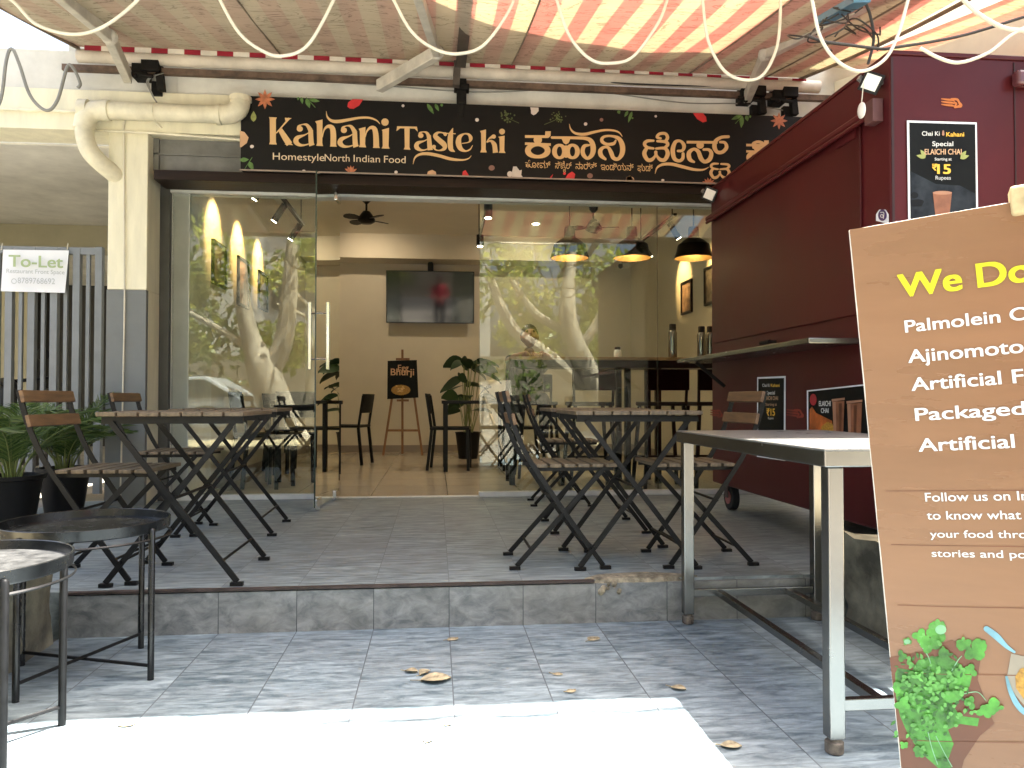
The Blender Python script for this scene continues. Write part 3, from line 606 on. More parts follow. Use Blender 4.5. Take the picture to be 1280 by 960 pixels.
for mp, cx, cy, st_l in ((c2, 1160, 245, [(1150, 250, 4), (1180, 270, 4), (1270, 312, 5)]), (c3, 450, 215, [(460, 210, 4), (430, 240, 5), (325, 285, 5)])):
    I = Ink(mp, NF); I.ribbon(st_l)
    for i in range(26): I.ell(cx + random.gauss(0, 28), cy + random.gauss(0, 28), random.uniform(5, 11), random.uniform(5, 10), 8)
    I.build('printed_herb_sprig', olive_pr, sg)
orn('printed_chilli', redprint, (c1, lambda I: I.poly([(955, 165), (960, 130), (1000, 99), (1095, 102), (1060, 155), (1010, 185), (975, 182)])), (c2, lambda I: I.poly([(765, 785), (772, 742), (795, 730), (832, 787)])),
    (c3, lambda I: I.poly([(528, 832), (560, 780), (600, 755), (632, 780), (622, 838)])), (c3, lambda I: I.ell(525, 775, 14, 14)), (c3, lambda I: I.poly([(366, 830), (412, 778), (392, 834)])), (c4, lambda I: I.poly([(612, 152), (700, 152), (730, 185), (735, 225), (700, 235), (650, 205)])))
dots(c1, [(106, 520, 17, 15), (567, 734, 15, 8)], 'printed_dots', whiteprint)
dots(c2, [(178, 748, 15, 14), (898, 283, 17, 16), (240, 158, 13, 13)], 'printed_dots', whiteprint)
dots(c3, [(736, 280, 17, 17)], 'printed_dots', whiteprint); dots(c4, [(345, 748, 14, 10), (282, 180, 11, 11)], 'printed_dots', whiteprint)
dots(c2, [(752, 232, 17, 17), (1028, 710, 27, 24)], 'printed_dots', taupeprint); dots(c3, [(895, 238, 18, 18)], 'printed_dots', taupeprint); dots(c3, [(780, 798, 28, 26)], 'printed_dots', taupeprint)
orn('printed_nut', peachprint, (c1, lambda I: I.poly([(-1, 380), (40, 392), (76, 440), (60, 490), (10, 527), (-1, 525)])), (c2, lambda I: I.poly([(452, 775), (462, 742), (498, 727), (532, 745), (537, 776)])), (c3, lambda I: I.poly([(1136, 850), (1150, 808), (1180, 797), (1215, 818), (1228, 853)])), (c4, lambda I: I.poly([(14, 760), (30, 716), (60, 710), (95, 762)])))
orn('printed_garlic', whiteprint, (c3, lambda I: I.poly([(182, 112), (265, 115), (266, 150), (240, 180), (215, 192), (190, 175), (190, 145)])), (c3, lambda I: I.poly([(-2, 770), (12, 705), (45, 705), (75, 745), (98, 738), (92, 790), (115, 820), (-2, 815)])), (c2, lambda I: I.ell(1190, 765, 24, 26)))

# ------------------------------------------------------------------ awning
def AZ(y): return 3.40 - 0.17 * (5.6 - y)
aw = thing('striped_awning', 'large red and cream striped fabric awning stretched over the cafe terrace', 'awning', (0.15, 5.6, 3.3))
m = MB(); NX, NY = 60, 40; XA, XB, YA, YB = -2.49, 2.78, 2.72, 5.6
for j in range(NY + 1):
    for i in range(NX + 1):
        x = XA + (XB - XA) * i / NX; y = YA + (YB - YA) * j / NY; e = math.sin(math.pi * j / NY)
        z = AZ(y) - .045 * e * (1 + .5 * math.sin(x * 2.1)) + .012 * math.sin(x * 5 + y * 2) * e + .006 * math.sin(x * 13 - y * 4) * e
        yy = y + ((.03 * math.sin(x * 3.3) + .014 * math.sin(x * 9.1 + 1)) if j == 0 else 0)
        m.v.append(Vector((x, yy, z)))
for j in range(NY):
    for i in range(NX):
        a = j * (NX + 1) + i; m.f.append((a, a + 1, a + NX + 2, a + NX + 1)); m.m.append(0)
m.build('canopy', fabric, aw, smooth='all')
hem_m = mat('awning_hem', (0.24, 0.19, 0.14), .9, var=.3)
for xs in (-2.485, 2.775, -1.1, .55, 1.9, 2.5):
    ew = xs in (-2.485, 2.775); m = MB()
    m.tube([(xs, YA + (YB - YA) * k / 16, AZ(YA + (YB - YA) * k / 16) - .047 * math.sin(math.pi * k / 16) * (1 if ew else 1 + .5 * math.sin(xs * 2.1)) - (.012 if ew else .008)) for k in range(17)], .012 if ew else .006, 6); m.build('seam', hem_m, aw)
m = MB(); m.tube([(XA, 5.6, 3.335), (XB + .15, 5.6, 3.335)], .046, 20); m.build('roller_tube', mat('roller_cover', (0.62, 0.56, 0.47), .55, var=.14, scale=5), aw, smooth=True)
m = MB(); k = 0; x = -2.42
while x < 2.7:
    m.slot(k % 2); hh = .026 - .003 * (x + 2.4)
    m.box((x, 5.535, 3.35), (x + .111, 5.54, 3.352 + hh * 1.35)); k += 1; x += .111
m.build('valance', [mat('valance_red', (0.27, 0.01, 0.025), .8), mat('valance_cream', (0.66, 0.62, 0.54), .8)], aw)
box((-2.6, 5.605, 3.236), (3.05, 5.648, 3.279)).build('torsion_bar', rust, aw)
box((-2.44, YA - .02, AZ(YA) - .05), (2.74, YA + .03, AZ(YA) - .005)).build('front_bar', arm_w, aw)
m = MB(); m.tube([(.62 + .1 * k, YA - .11 + .012 * math.sin(k * 1.9), AZ(YA) - .03 - .02 * math.sin(math.pi * k / 12)) for k in range(13)], .013, 8); m.build('added_shadow_cord', cable_w, aw, smooth=True)  # unseen cord added so that its shadow streaks the sunlit floor
def clamp(x, nm='bracket'):
    q = MB(); q.box((x - .05, 5.58, 3.2), (x + .05, 5.699, 3.31)).box((x + .02, 5.56, 3.24), (x + .14, 5.6, 3.33)).bar((x + .12, 5.63, 3.3), (x + .14, 5.63, 3.12), .05, .05).tube([(x - .08, 5.575, 3.22), (x + .1, 5.575, 3.2)], .014).sphere((x - .02, 5.57, 3.2), .02)
    q.box((x + .06, 5.65, 3.1), (x + .13, 5.699, 3.2)); return q.build(nm, dark_iron, aw, bevel=.004)
clamp(PY(176, 92, 5.62).x); clamp(PY(932, 122, 5.62).x); clamp(PY(972, 120, 5.62).x)
xb = PY(576, 100, 5.65).x; MB().box((xb - .03, 5.6, 3.1), (xb + .04, 5.699, 3.3)).box((xb - .05, 5.57, 3.2), (xb + .06, 5.66, 3.24)).box((xb - .018, 5.61, 3.0), (xb + .022, 5.69, 3.12)).build('bracket', dark_iron, aw, bevel=.004)
def arm(p1, p2, p3):
    q = MB(); q.bar(p1, p2, .055, .085).sphere(p2, .05); q.build('arm', arm_w, aw, bevel=.006)
    q = MB(); q.bar(p2, p3, .05, .075); q.build('arm', arm_w, aw, bevel=.006)
arm(PY(160, 97, 5.6), PY(137, 46, 4.98), PY(-140, -190, 2.9))
arm(PY(474, 108, 5.58), PY(546, 66, 5.05), PY(470, -170, 2.9))
arm(PY(934, 122, 5.6), PY(957, 68, 4.93), PY(1360, -135, 2.9))
q = MB(); q.bar(PY(576, 80, 5.5), PY(590, -60, 3.6), .07, .05).bar(PY(572, 74, 5.53), PY(570, 108, 5.53), .06, .05); q.build('rafter', mat('brown_rafter', (0.1, 0.08, 0.065), .6, var=.3), aw)

# cables
def cable(pts, Y, r, m, label, group=None, n=10):
    q = MB(); q.tube(crom([tuple(PY(x, y, Y + dy)) for x, y, *d in pts for dy in ((d[0] if d else 0),)], n), r, 7)
    return q.build('hanging_cable', m, None, smooth=True, label=label, cat='cable', group=group)
GR = 'white flex loops under the awning'
cable([(-30, -25), (14, 0), (45, 30), (90, 43), (130, 33), (172, 0), (190, -30)], 3.2, .0068, cable_w, 'white cable loop hanging lowest at the far left under the awning arm', GR)
cable([(262, -30), (275, 0), (298, 40), (325, 62), (352, 70), (385, 56), (417, 0), (428, -30)], 3.2, .0068, cable_w, 'white cable loop crossing the shaded awning above the English words', GR)
cable([(478, -30), (492, 0), (515, 40), (545, 62), (575, 67), (606, 55), (638, 10), (650, -30)], 3.2, .0068, cable_w, 'white cable loop hanging across the elbow of the middle awning arm', GR)
cable([(688, -30), (696, 0), (712, 45), (738, 74), (765, 79), (792, 70), (822, 30), (834, 0), (842, -30)], 3.2, .0068, cable_w, 'white cable loop hanging over the sunlit red stripes', GR)
cable([(872, -30), (878, 0), (885, 50), (905, 88), (932, 100), (955, 92), (972, 55), (976, 0), (976, -30)], 3.2, .0068, cable_w, 'lowest white cable loop hanging beside the right awning arm', GR)
cable([(1008, -30), (1015, 0), (1025, 45), (1045, 75), (1075, 89), (1105, 75), (1122, 45), (1135, 0), (1140, -20)], 2.75, .0065, cable_w, 'white cable loop hanging in front of the maroon kiosk corner', GR)
cable([(1150, 60), (1175, 73), (1200, 78), (1235, 66), (1262, 45), (1285, 32), (1330, 10)], 2.7, .0065, cable_w, 'white cable sagging over the top edge of the maroon kiosk')
cable([(1195, -10), (1220, 15), (1250, 33), (1275, 38), (1330, 40)], 2.7, .0085, cable_w, 'thick pale cable curving out at the top right corner')
cable([(-20, 150), (0, 127), (8, 75), (15, 61), (24, 80), (38, 120), (58, 138), (72, 125), (84, 84), (92, 86), (100, 104), (97, 110)], 5.5, .011, cable_g, 'grey cable snaking up and down beside the left end of the awning')
cable([(430, 80), (440, 79), (520, 86), (640, 92), (700, 90), (780, 104), (930, 108)], 5.58, .007, cable_b, 'thin black wire running along the rusty awning bar')
cable([(200, 92), (260, 96), (330, 97), (480, 107), (600, 115), (720, 112), (850, 128), (930, 130), (990, 140)], 5.66, .005, cable_g, 'thin grey wire drooping on the white beam above the sign')
cable([(192, 122), (186, 100), (205, 91), (184, 100), (190, 118), (196, 128)], 5.6, .005, cable_g, 'short grey wire end hanging from the left awning bracket')
cable([(1010, 45), (1030, 52), (1060, 56), (1100, 61), (1120, 59), (1200, 45), (1290, 18), (1340, 5)], 2.78, .006, cable_b, 'black cable running from the awning arm above the kiosk to the right')
q = MB(); random.seed(3)
for i in range(7):
    x0, y0 = random.uniform(1015, 1070), random.uniform(10, 58); pts = [(x0, y0)]
    for k in range(5): pts.append((pts[-1][0] + random.uniform(-30, 30), pts[-1][1] + random.uniform(-12, 20)))
    q.tube(crom([tuple(PY(min(max(x, 985), 1100), min(max(y, -5), 82), 3.1 + random.uniform(-.1, .1))) for x, y in pts], 6), .0035, 5)
q.tube(crom([tuple(PY(x, y, 3.05)) for x, y in ((1080, 0), (1088, 20), (1092, 50), (1085, 80))], 6), .006, 6)
q.build('wire_tangle', cable_b, None, smooth=True, label='tangle of thin black wires bunched above the kiosk corner', cat='cable')
q = MB(); q.bar(PY(1028, 26, 3.45), PY(1078, -2, 3.0), .07, .03); q.build('blue_tape', mat('blue_tape', (0.09, 0.22, 0.33), .5, var=.2), None, label='blue tape wrapped round the right awning arm', cat='tape')

# pvc drain pipe on the beam
pv = thing('drain_pipe', 'cream pvc drain pipe with elbows along the beam left of the sign', 'pipe', (-2.4, 5.6, 2.6))
YP = 5.58; r = .062
a, b = PY(128, 138, YP), PY(282, 138, YP); b.z = a.z
q = MB(); q.tube([a, b], r, 18); q.build('pipe', pvc, pv, smooth=True)
q = MB(); q.tube(crom([tuple(b + Vector((-.03, 0, 0))), tuple(b + Vector((.04, 0, .01))), tuple(b + Vector((.09, .0, .05))), tuple(b + Vector((.1, .01, .12)))], 8), r * 1.1, 18); q.tube([b + Vector((.1, .01, .1)), b + Vector((.1, .01, .135))], r * 1.22, 18).tube([b + Vector((-.06, 0, 0)), b + Vector((-.03, 0, 0))], r * 1.18, 18)
q.build('elbow', pvc, pv, smooth=True)
q = MB(); q.tube([a + Vector((.0, 0, 0)), a + Vector((.05, 0, 0))], r * 1.16, 18).tube(crom([tuple(a + Vector((.02, 0, 0))), tuple(a + Vector((-.06, 0, -.01))), tuple(a + Vector((-.11, 0, -.06))), tuple(a + Vector((-.12, 0.01, -.13)))], 8), r * 1.1, 18).tube([a + Vector((-.15, 0, .0)), a + Vector((-.09, 0, 0))], r * 1.15, 18)
q.build('elbow', pvc, pv, smooth=True)
e0 = a + Vector((-.12, .01, -.1)); q = MB(); q.tube(crom([tuple(e0), tuple(e0 + Vector((.005, 0, -.1))), tuple(e0 + Vector((.04, .03, -.2))), tuple(e0 + Vector((.14, .12, -.3))), tuple(e0 + Vector((.2, .2, -.34)))], 8), r, 18).tube([e0 + Vector((0, 0, 0)), e0 + Vector((0, 0, -.03))], r * 1.15, 18)
q.build('pipe', pvc, pv, smooth=True)
q = MB()
for t in (.42,):
    c = a.lerp(b, t); q.tube([c + Vector((-.008, 0, 0)), c + Vector((.008, 0, 0))], r * 1.07, 18).bar(c + Vector((0, 0, -.06)), c + Vector((.03, .06, -.09)), .012, .012)
q.build('clip', pvc, pv)

# ------------------------------------------------------------------ glass front
def pane(name, a, b, label, cat='glass panel', parent=None):
    q = MB(); x0, y0, z0 = a; x1, y1, z1 = b
    q.box(a, b)
    for i, f in enumerate(q.f):
        n = (q.v[f[1]] - q.v[f[0]]).cross(q.v[f[2]] - q.v[f[1]]).normalized(); thin = min(range(3), key=lambda k: b[k] - a[k])
        q.m[i] = 0 if abs(n[thin]) > .9 else 1
    return q.build(name, [glass_m, glass_edge], parent, label=label, cat=cat)
pane('glass_panel', (-1.975, 6.0, .216), (-.735, 6.01, 2.487), 'fixed glass panel left of the open door with a warm lit wall behind')
pane('glass_panel', (.345, 6.0, .216), (PY(822, 400, 6).x - .002, 6.01, 2.487), 'wide fixed glass panel right of the doorway reflecting a tree')
pane('glass_panel', (PY(822, 400, 6).x + .003, 6.0, .216), (2.89, 6.01, 2.487), 'narrow glass panel nearest the maroon kiosk')
dr = thing('glass_door', 'frameless glass door swung open outwards with a tall steel pull handle', 'door', (-.73, 5.98, .18))
L0, L1 = Vector((-.735, 5.975, 0)), Vector((-.803, 5.275, 0)); dv = (L1 - L0).normalized(); nv = Vector((dv.y, -dv.x, 0))
q = MB(); vs = []
for z in (.205, 2.485):
    for p, s in ((L0, -1), (L1, -1), (L1, 1), (L0, 1)): vs.append(p + nv * s * .005 + Vector((0, 0, z)))
q.slot(0).add(vs, [(0, 1, 5, 4), (2, 3, 7, 6)]).slot(1).add(vs, [(1, 2, 6, 5), (3, 0, 4, 7), (0, 3, 2, 1), (4, 5, 6, 7)])
q.build('pane', [glass_m, glass_edge], dr)
zc = 1.15
hz0, hz1 = PY(386, 462, 5.35).z, PY(386, 377, 5.35).z
for s in (-1, 1):
    p = L1 - dv * .09 + nv * s * .062; q = MB(); q.bar(p + Vector((0, 0, hz0)), p + Vector((0, 0, hz1)), .022, .022)
    for z in (hz0 + .075, hz1 - .075): q.tube([p + Vector((0, 0, z)), p - nv * s * .056 + Vector((0, 0, z))], .009, 8)
    q.build('handle', chrome, dr, bevel=.003)
p = L1 - dv * .07; q = MB(); q.bar(p + dv * -.07 + Vector((0, 0, .235)), p + dv * .06 + Vector((0, 0, .235)), .03, .05, (0, 0, 1)).bar(p + Vector((0, 0, .185)), p + Vector((0, 0, .215)), .025, .025); q.build('floor_bolt', chrome, dr, bevel=.003)
p = L0 + dv * .08; q = MB(); q.bar(p + dv * -.07 + Vector((0, 0, .225)), p + dv * .07 + Vector((0, 0, .225)), .034, .06).bar(p + dv * -.07 + Vector((0, 0, 2.46)), p + dv * .07 + Vector((0, 0, 2.46)), .034, .06); q.build('patch_fitting', chrome, dr, bevel=.003)

# ------------------------------------------------------------------ carport gate and letting notice
YG = 6.12
gt = thing('carport_gate', 'grey metal gate of upright bars closing the carport', 'gate', (-3.3, YG, .18))
q = MB(); zt = PY(60, 313, YG).z
q.box((-4.6, YG - .02, zt - .03), (PY(128, 320, YG).x, YG + .02, zt + .025)); q.build('rail', gate_m, gt, bevel=.003); MB().box((-4.6, YG - .02, .3), (PY(128, 320, YG).x, YG + .02, .36)).build('rail', gate_m, gt, bevel=.003)
xr = PY(124, 400, YG).x; sp = (PY(96, 400, YG).x - PY(12, 400, YG).x) / 3
for k in range(11):
    x = xr - k * sp; box((x - .026, YG - .024, .22), (x + .026, YG + .024, zt + (.02 if k else .03))).build('bar', gate_m, gt, bevel=.002)
    box((x - sp / 2 - .013, YG - .013, .3), (x - sp / 2 + .013, YG + .013, zt - .02)).build('thin_bar', gate_m, gt)
tl = thing('letting_notice', 'white printed letting notice tied to the grey carport gate', 'notice', PY(42, 364, YG - .04))
cs = [PY(1, 364, YG - .03), PY(81, 366, YG - .05), PY(86, 313, YG - .05), PY(4, 312, YG - .03)]
MB().poly(cs, (0, .004, 0)).build('sheet', paper, tl)
ex = cs[1] - cs[0]; ey = cs[3] - cs[0]
def on_tl(x, y): return PY(x, y, YG - .06)
text('To-Let', tl, 'lettering', on_tl(11, 333), ex, (0, 0, 1), .125, sage_t, width=.39, bold=.035)
text('Restaurant Front Space', tl, 'lettering', on_tl(8, 341), ex, (0, 0, 1), .045, grey_t, width=.42, bold=.02)
text('8789768692', tl, 'lettering', on_tl(22, 354), ex, (0, 0, 1), .062, grey_t, width=.27)
I = Ink(lambda x, y: PY(x, y, YG - .06), NF); I.ring(17.5, 351.5, 3, 3, .8, .8); I.build('phone_mark', grey_t, tl)
q = MB()
for x in (2, 84): q.tube([PY(x, 312, YG - .035), PY(x + 1, 304, YG)], .004, 6)
q.build('tie', cable_w, tl)

# a scooter parked in the dark carport
scoot = thing('parked_scooter', 'dark scooter parked in the shade behind the grey gate', 'scooter', (-4.0, 8.0, .17))
q = MB()
for y in (7.5, 8.7): q.tube([(-4.0 + .25 * math.cos(t / 16 * 2 * math.pi), y, .42 + .25 * math.sin(t / 16 * 2 * math.pi)) if 0 else (-4.0, y + .22 * math.cos(t / 16 * 2 * math.pi), .4 + .22 * math.sin(t / 16 * 2 * math.pi)) for t in range(17)], .05, 8)
q.build('wheel', tyre, scoot, smooth=True)
q = MB(); q.tube([(-4, 7.5, .62), (-4, 7.62, 1.0), (-4, 7.66, 1.12)], [.12, .16, .06], 10).tube([(-4, 7.6, .5), (-4, 8.1, .42), (-4, 8.4, .62), (-4, 8.9, .75)], [.12, .16, .2, .08], 10); q.build('body', mat('scooter_paint', (0.03, 0.03, 0.034), .3), scoot, smooth=True)
q = MB(); q.tube([(-4, 8.05, .86), (-4, 8.5, .92), (-4, 8.9, .9)], [.1, .14, .09], 10); q.build('seat', plastic_b, scoot, smooth=True)
q = MB(); q.tube([(-4.34, 7.72, 1.14), (-4, 7.66, 1.1), (-3.66, 7.72, 1.14)], .018).tube([(-4.25, 7.7, 1.14), (-4.3, 7.68, 1.32)], .008).sphere((-4.3, 7.68, 1.36), .06, 10, 8, 1, .3).tube([(-3.75, 7.7, 1.14), (-3.7, 7.68, 1.32)], .008).sphere((-3.7, 7.68, 1.36), .06, 10, 8, 1, .3); q.build('handlebar', plastic_b, scoot, smooth=True)

# ------------------------------------------------------------------ inside the cafe
def frame_pic(label, X, y0, y1, z0, z1, inward, pm):
    t = thing('framed_picture', label, 'picture', (X, (y0 + y1) / 2, z0), 'framed pictures on the cafe walls')
    s = inward; q = MB()
    for a, b in (((y0, z0), (y1, z0 + .025)), ((y0, z1 - .025), (y1, z1)), ((y0, z0 + .025), (y0 + .025, z1 - .025)), ((y1 - .025, z0 + .025), (y1, z1 - .025))):
        q.box((min(X, X + s * .025), a[0], a[1]), (max(X, X + s * .025), b[0], b[1]))
    q.build('frame', lampblk, t)
    box((min(X, X + s * .012), y0 + .025, z0 + .025), (max(X, X + s * .012), y1 - .025, z1 - .025)).build('print', pm, t); return t
XL = -1.85
for i, (pa, pb, pt, pbm, lab, pm) in enumerate(((264, 281, 298, 354, 'dark framed picture nearest the glass on the left wall', darkpr), (296, 309, 319, 381, 'pale pink framed picture in the middle of the left wall', sepiapr), (322, 333, 337, 385, 'grey framed picture deepest in the room on the left wall', darkpr))):
    A, Bq = PX(pa, pt, XL), PX(pb, pt, XL); zb = PX(pa, pbm, XL).z
    frame_pic(lab, XL, min(A.y, Bq.y), max(A.y, Bq.y), zb, A.z, 1, pm)
A, Bq = PX(866, 348, 2.9), PX(853, 350, 2.9); frame_pic('sepia framed print under the spotlight on the right wall', 2.9, A.y, Bq.y, PX(866, 390, 2.9).z, A.z, -1, sepiapr)
A, Bq = PX(899, 335, 2.9), PX(882, 335, 2.9); frame_pic('dark framed print on the right wall partly hidden by the kiosk', 2.9, A.y, Bq.y, PX(882, 383, 2.9).z, PX(882, 336, 2.9).z, -1, darkpr)
def spot(nm, loc, tgt, watts, ang, parent, col=(1, .68, .32), blend=.35):
    l = bpy.data.lights.new(nm, 'SPOT'); l.energy = watts; l.spot_size = R(ang); l.spot_blend = blend; l.color = col; l.shadow_soft_size = .02
    o = bpy.data.objects.new(nm, l); COL.objects.link(o); o.location = Vector(loc) - wpos(parent); o.rotation_euler = (Vector(loc) - Vector(tgt)).to_track_quat('Z', 'Y').to_euler(); o.parent = parent; return o
def track(label, X, ys, wallx, ya, yb, z=2.8):
    t = thing('track_light', label, 'track light', (X, (ya + yb) / 2, z)); s = 1 if wallx > X else -1
    q = MB(); q.box((X - .017, ya, z), (X + .017, yb, z + .03)); q.build('track', lampblk, t)
    q = MB()
    for y in (ya + .1, yb - .1): q.tube([(X, y, z + .03), (X, y, 3.24)], .006, 6)
    q.build('rod', lampblk, t)
    for y in ys:
        top = Vector((X, y, z - .02)); tip = top + Vector((s * .1, 0, -.16)); q = MB(); q.tube([top, tip], .032, 14).tube([(X, y, z), (X, y, z - .05)], .012, 8)
        h = q.build('lamp_head', lampblk, t, smooth=True)
        MB().tube([tip, tip + (tip - top).normalized() * .004], .026, 14).build('lens', led, h)
        spot('spot_lamp', tip + (tip - top).normalized() * .02, Vector((wallx, y, tip.z - .23)), 6.5, 74, t, (1, .6, .22), .6)
track('black track light with three spots beside the left wall', -1.42, (6.62, 7.42, 8.25), XL, 6.45, 8.4)
track('black track light with two spots beside the right wall', 2.4, (7.7, 8.75), 2.9, 7.5, 8.9, 2.78)
dn = thing('ceiling_downlight', 'black cylinder downlights on a short ceiling bar above the right glass edge', 'downlight', (.48, 7.2, 2.75))
q = MB(); q.box((.465, 6.9, 2.72), (.495, 8.6, 2.745)); q.build('track', lampblk, dn)
for (yy, wt) in ((7.0, 8), (8.3, 8)):
    q = MB(); q.tube([(.48, yy, 2.72), (.48, yy, 2.6)], .04, 14); h = q.build('lamp_head', lampblk, dn, smooth=True)
    MB().tube([(.48, yy, 2.598), (.48, yy, 2.594)], .03, 14).build('lens', led, h)
    spot('spot_lamp', (.48, yy, 2.58), (.48, yy + .01, 0), wt, 140, dn, (1, .8, .55), .9)
for yy in (7, 8.5): q = MB(); q.tube([(.48, yy, 2.745), (.48, yy, 3.24)], .006, 6); q.build('rod', lampblk, dn)
for i_, (xx, lab) in enumerate(((-.9, 'added round wash light before the back wall, left of the television'), (1.3, 'added round wash light before the back wall, right of the television'))):  # added lamps that wash the back wall with warm light
    rl = thing('added_wash_light', lab, 'added light', (xx, 9.9, 3.2), 'added wash lights before the back wall')
    MB().tube([(xx, 9.9, 3.238), (xx, 9.9, 3.225)], .06, 20).build('trim', white_plastic, rl); MB().tube([(xx, 9.9, 3.2245), (xx, 9.9, 3.222)], .045, 20).build('lens', led, rl)
    spot('spot_lamp', (xx, 9.9, 3.215), (xx, 11.0, 1.9), 6.0, 130, rl, (1, .78, .52), .9)
# fans
def fan():
    t = thing('ceiling_fan', 'black four blade ceiling fan over the middle of the cafe seen through the open doorway', 'ceiling fan', (0, 0, 0), 'ceiling fans')
    q = MB(); q.lathe([(.055, 0), (.05, -.04), (.02, -.07), (.014, -.075)], (0, 0, 0), 16).tube([(0, 0, -.06), (0, 0, -.16)], .012); q.build('mount', lampblk, t, smooth=True)
    q = MB(); q.lathe([(.012, -.15), (.04, -.16), (.07, -.2), (.1, -.25), (.1, -.275), (.06, -.3), (0.0001, -.302)], (0, 0, 0), 20); q.build('motor', lampblk, t, smooth=True)
    for k in range(4):
        a = k * math.pi / 2 + .5; d = Vector((math.cos(a), math.sin(a), 0)); n_ = Vector((-d.y, d.x, .22)).normalized(); q = MB(); pts = []
        for r_, w_ in ((.08, .03), (.14, .07), (.2, .095), (.26, .085), (.29, .05), (.3, .01)): pts.append((r_, w_))
        up = [d * r_ + n_ * w_ / 1.6 + Vector((0, 0, -.255)) for r_, w_ in pts]; lo = [d * r_ - n_ * w_ / 1.6 + Vector((0, 0, -.255)) for r_, w_ in reversed(pts)]
        q.poly(up + lo, (0, 0, .008)); q.build('blade', lampblk, t)
    return t
fn = fan(); p = PY(458, 268, 8.85); move(fn, (p.x, 8.85, 3.24), .2)
p = PY(742, 275, 9.0); dup(fn, (p.x, 9.0, 3.24), .9, 'black four blade ceiling fan behind the first pendant lamps seen through glass')
# pendants
def pendant():
    t = thing('pendant_lamp', 'black dome pendant lamp with gold inside hanging leftmost over the bar', 'pendant lamp', (0, 0, 0), 'pendant lamps over the bar')
    q = MB(); q.tube([(0, 0, .28), (0, 0, 1.0)], .005, 6); q.build('cord', lampblk, t)
    q = MB(); q.lathe([(.001, .3), (.045, .3), (.05, .28), (.055, .2), (.1, .17), (.15, .13), (.165, .06), (.18, .02), (.183, 0.0)], (0, 0, 0), 32, caps=(1, 0)); q.build('lamp_shade', lampblk, t, smooth=True)
    q = MB(); q.lathe([(.001, .19), (.05, .185), (.095, .16), (.143, .125), (.158, .06), (.174, .02), (.177, 0.002)], (0, 0, 0), 32, caps=(1, 0)); q.build('inner_shade', lampgold, t, smooth=True)
    q = MB(); q.sphere((0, 0, .1), .03, 12, 8); q.build('bulb', bulb, t, smooth=True)
    l = bpy.data.lights.new('pendant_light', 'POINT'); l.energy = 1.2; l.color = (1, .66, .32); l.shadow_soft_size = .03; o = bpy.data.objects.new('pendant_light', l); COL.objects.link(o); o.location = (0, 0, .05); o.parent = t
    return t
pd = pendant(); YPD = 7.15
for i, (px, lab) in enumerate(((712, None), (790, 'black dome pendant lamp with gold inside hanging in the middle of the bar row'), (867, 'black dome pendant lamp hanging rightmost beside the lit right wall'))):
    p = PY(px, 323, YPD); loc = (p.x, YPD, p.z)
    if i == 0: move(pd, loc)
    else: dup(pd, loc, 0, lab)
# television
tv = thing('wall_television', 'black flat television hung from a bracket on the back wall', 'television', (.25, 11.1, 2.0))
c = PY(538, 371.5, 11.0); tl_ = R(7.0); hw = (PY(593, 371, 11).x - PY(483, 371, 11).x) / 2; hh = .37
ny = Vector((0, -math.cos(tl_), -math.sin(tl_))); uy = Vector((0, -math.sin(tl_), math.cos(tl_))); ux = Vector((1, 0, 0))
def slab(q, c, hx, hz, t0, t1):
    vs = []
    for t in (t0, t1):
        for a, b in ((-1, -1), (1, -1), (1, 1), (-1, 1)): vs.append(c + ux * a * hx + uy * b * hz + ny * t)
    return q.add(vs, [(0, 3, 2, 1), (4, 5, 6, 7), (0, 1, 5, 4), (1, 2, 6, 5), (2, 3, 7, 6), (3, 0, 4, 7)])
slab(MB(), c, hw, hh, -.03, .02).build('casing', plastic_b, tv, bevel=.004)
slab(MB(), c, hw - .012, hh - .012, .021, .023).build('screen', screen, tv)
MB().box((c.x - .04, 11.08, 2.6), (c.x + .04, 11.199, 2.9)).box((c.x - .03, 10.99, c.z + hh - .05), (c.x + .03, 11.1, c.z + hh + .16)).build('bracket', lampblk, tv)
# easel
ez = thing('display_easel', 'wooden easel standing against the back wall under the television', 'easel', (-.3, 10.6, .18))
YE = 10.55; e = lambda x, y, Y=YE: PY(x, y, Y)
q = MB(); q.bar(e(490, 497), e(479, 569), .035, .03); q.build('leg', easelwood, ez)
q = MB(); q.bar(e(518, 497), e(528, 569), .035, .03); q.build('leg', easelwood, ez)
q = MB(); q.bar(e(503, 437, YE + .1), e(503, 567, YE + .1), .035, .03); q.build('mast', easelwood, ez)
for a_, b_, w_ in ((e(484, 538), e(524, 538), .03), (e(496, 500.5), e(511, 500.5), .06), (e(495, 449), e(512, 449), .05)): q = MB(); q.bar(a_, b_, w_, .03); q.build('crossbar', easelwood, ez)
eb = thing('menu_board', 'black printed dish board resting on the wooden easel', 'menu board', e(503, 498, YE - .04))
MB().poly([e(484, 499, YE - .03), e(523, 497, YE - .03), e(521, 450, YE - .02), e(484.5, 451, YE - .02)], (0, .012, 0)).build('panel', posterblk, eb)
text('Egg', eb, 'lettering', e(504, 463, YE - .05), (1, 0, 0), (0, 0, 1), .11, peachprint, align='CENTER', bold=.02)
text('Bhurji', eb, 'lettering', e(503, 469, YE - .05), (1, 0, 0), (0, 0, 1), .13, peachprint, width=.31, align='CENTER', bold=.03)
I = Ink(lambda x, y: PY(x, y, YE - .05), NF); I.ell(501, 487.5, 12, 6.5); I.build('printed_dish', turm, eb)
I = Ink(lambda x, y: PY(x, y, YE - .055), NF); [I.ell(501 + random.gauss(0, 4.5), 487 + random.gauss(0, 2), 1.6, .9, 8) for k in range(22)]; I.build('printed_food', mat('printed_egg', (.6, .38, .12), .5, var=.4, scale=40), eb)
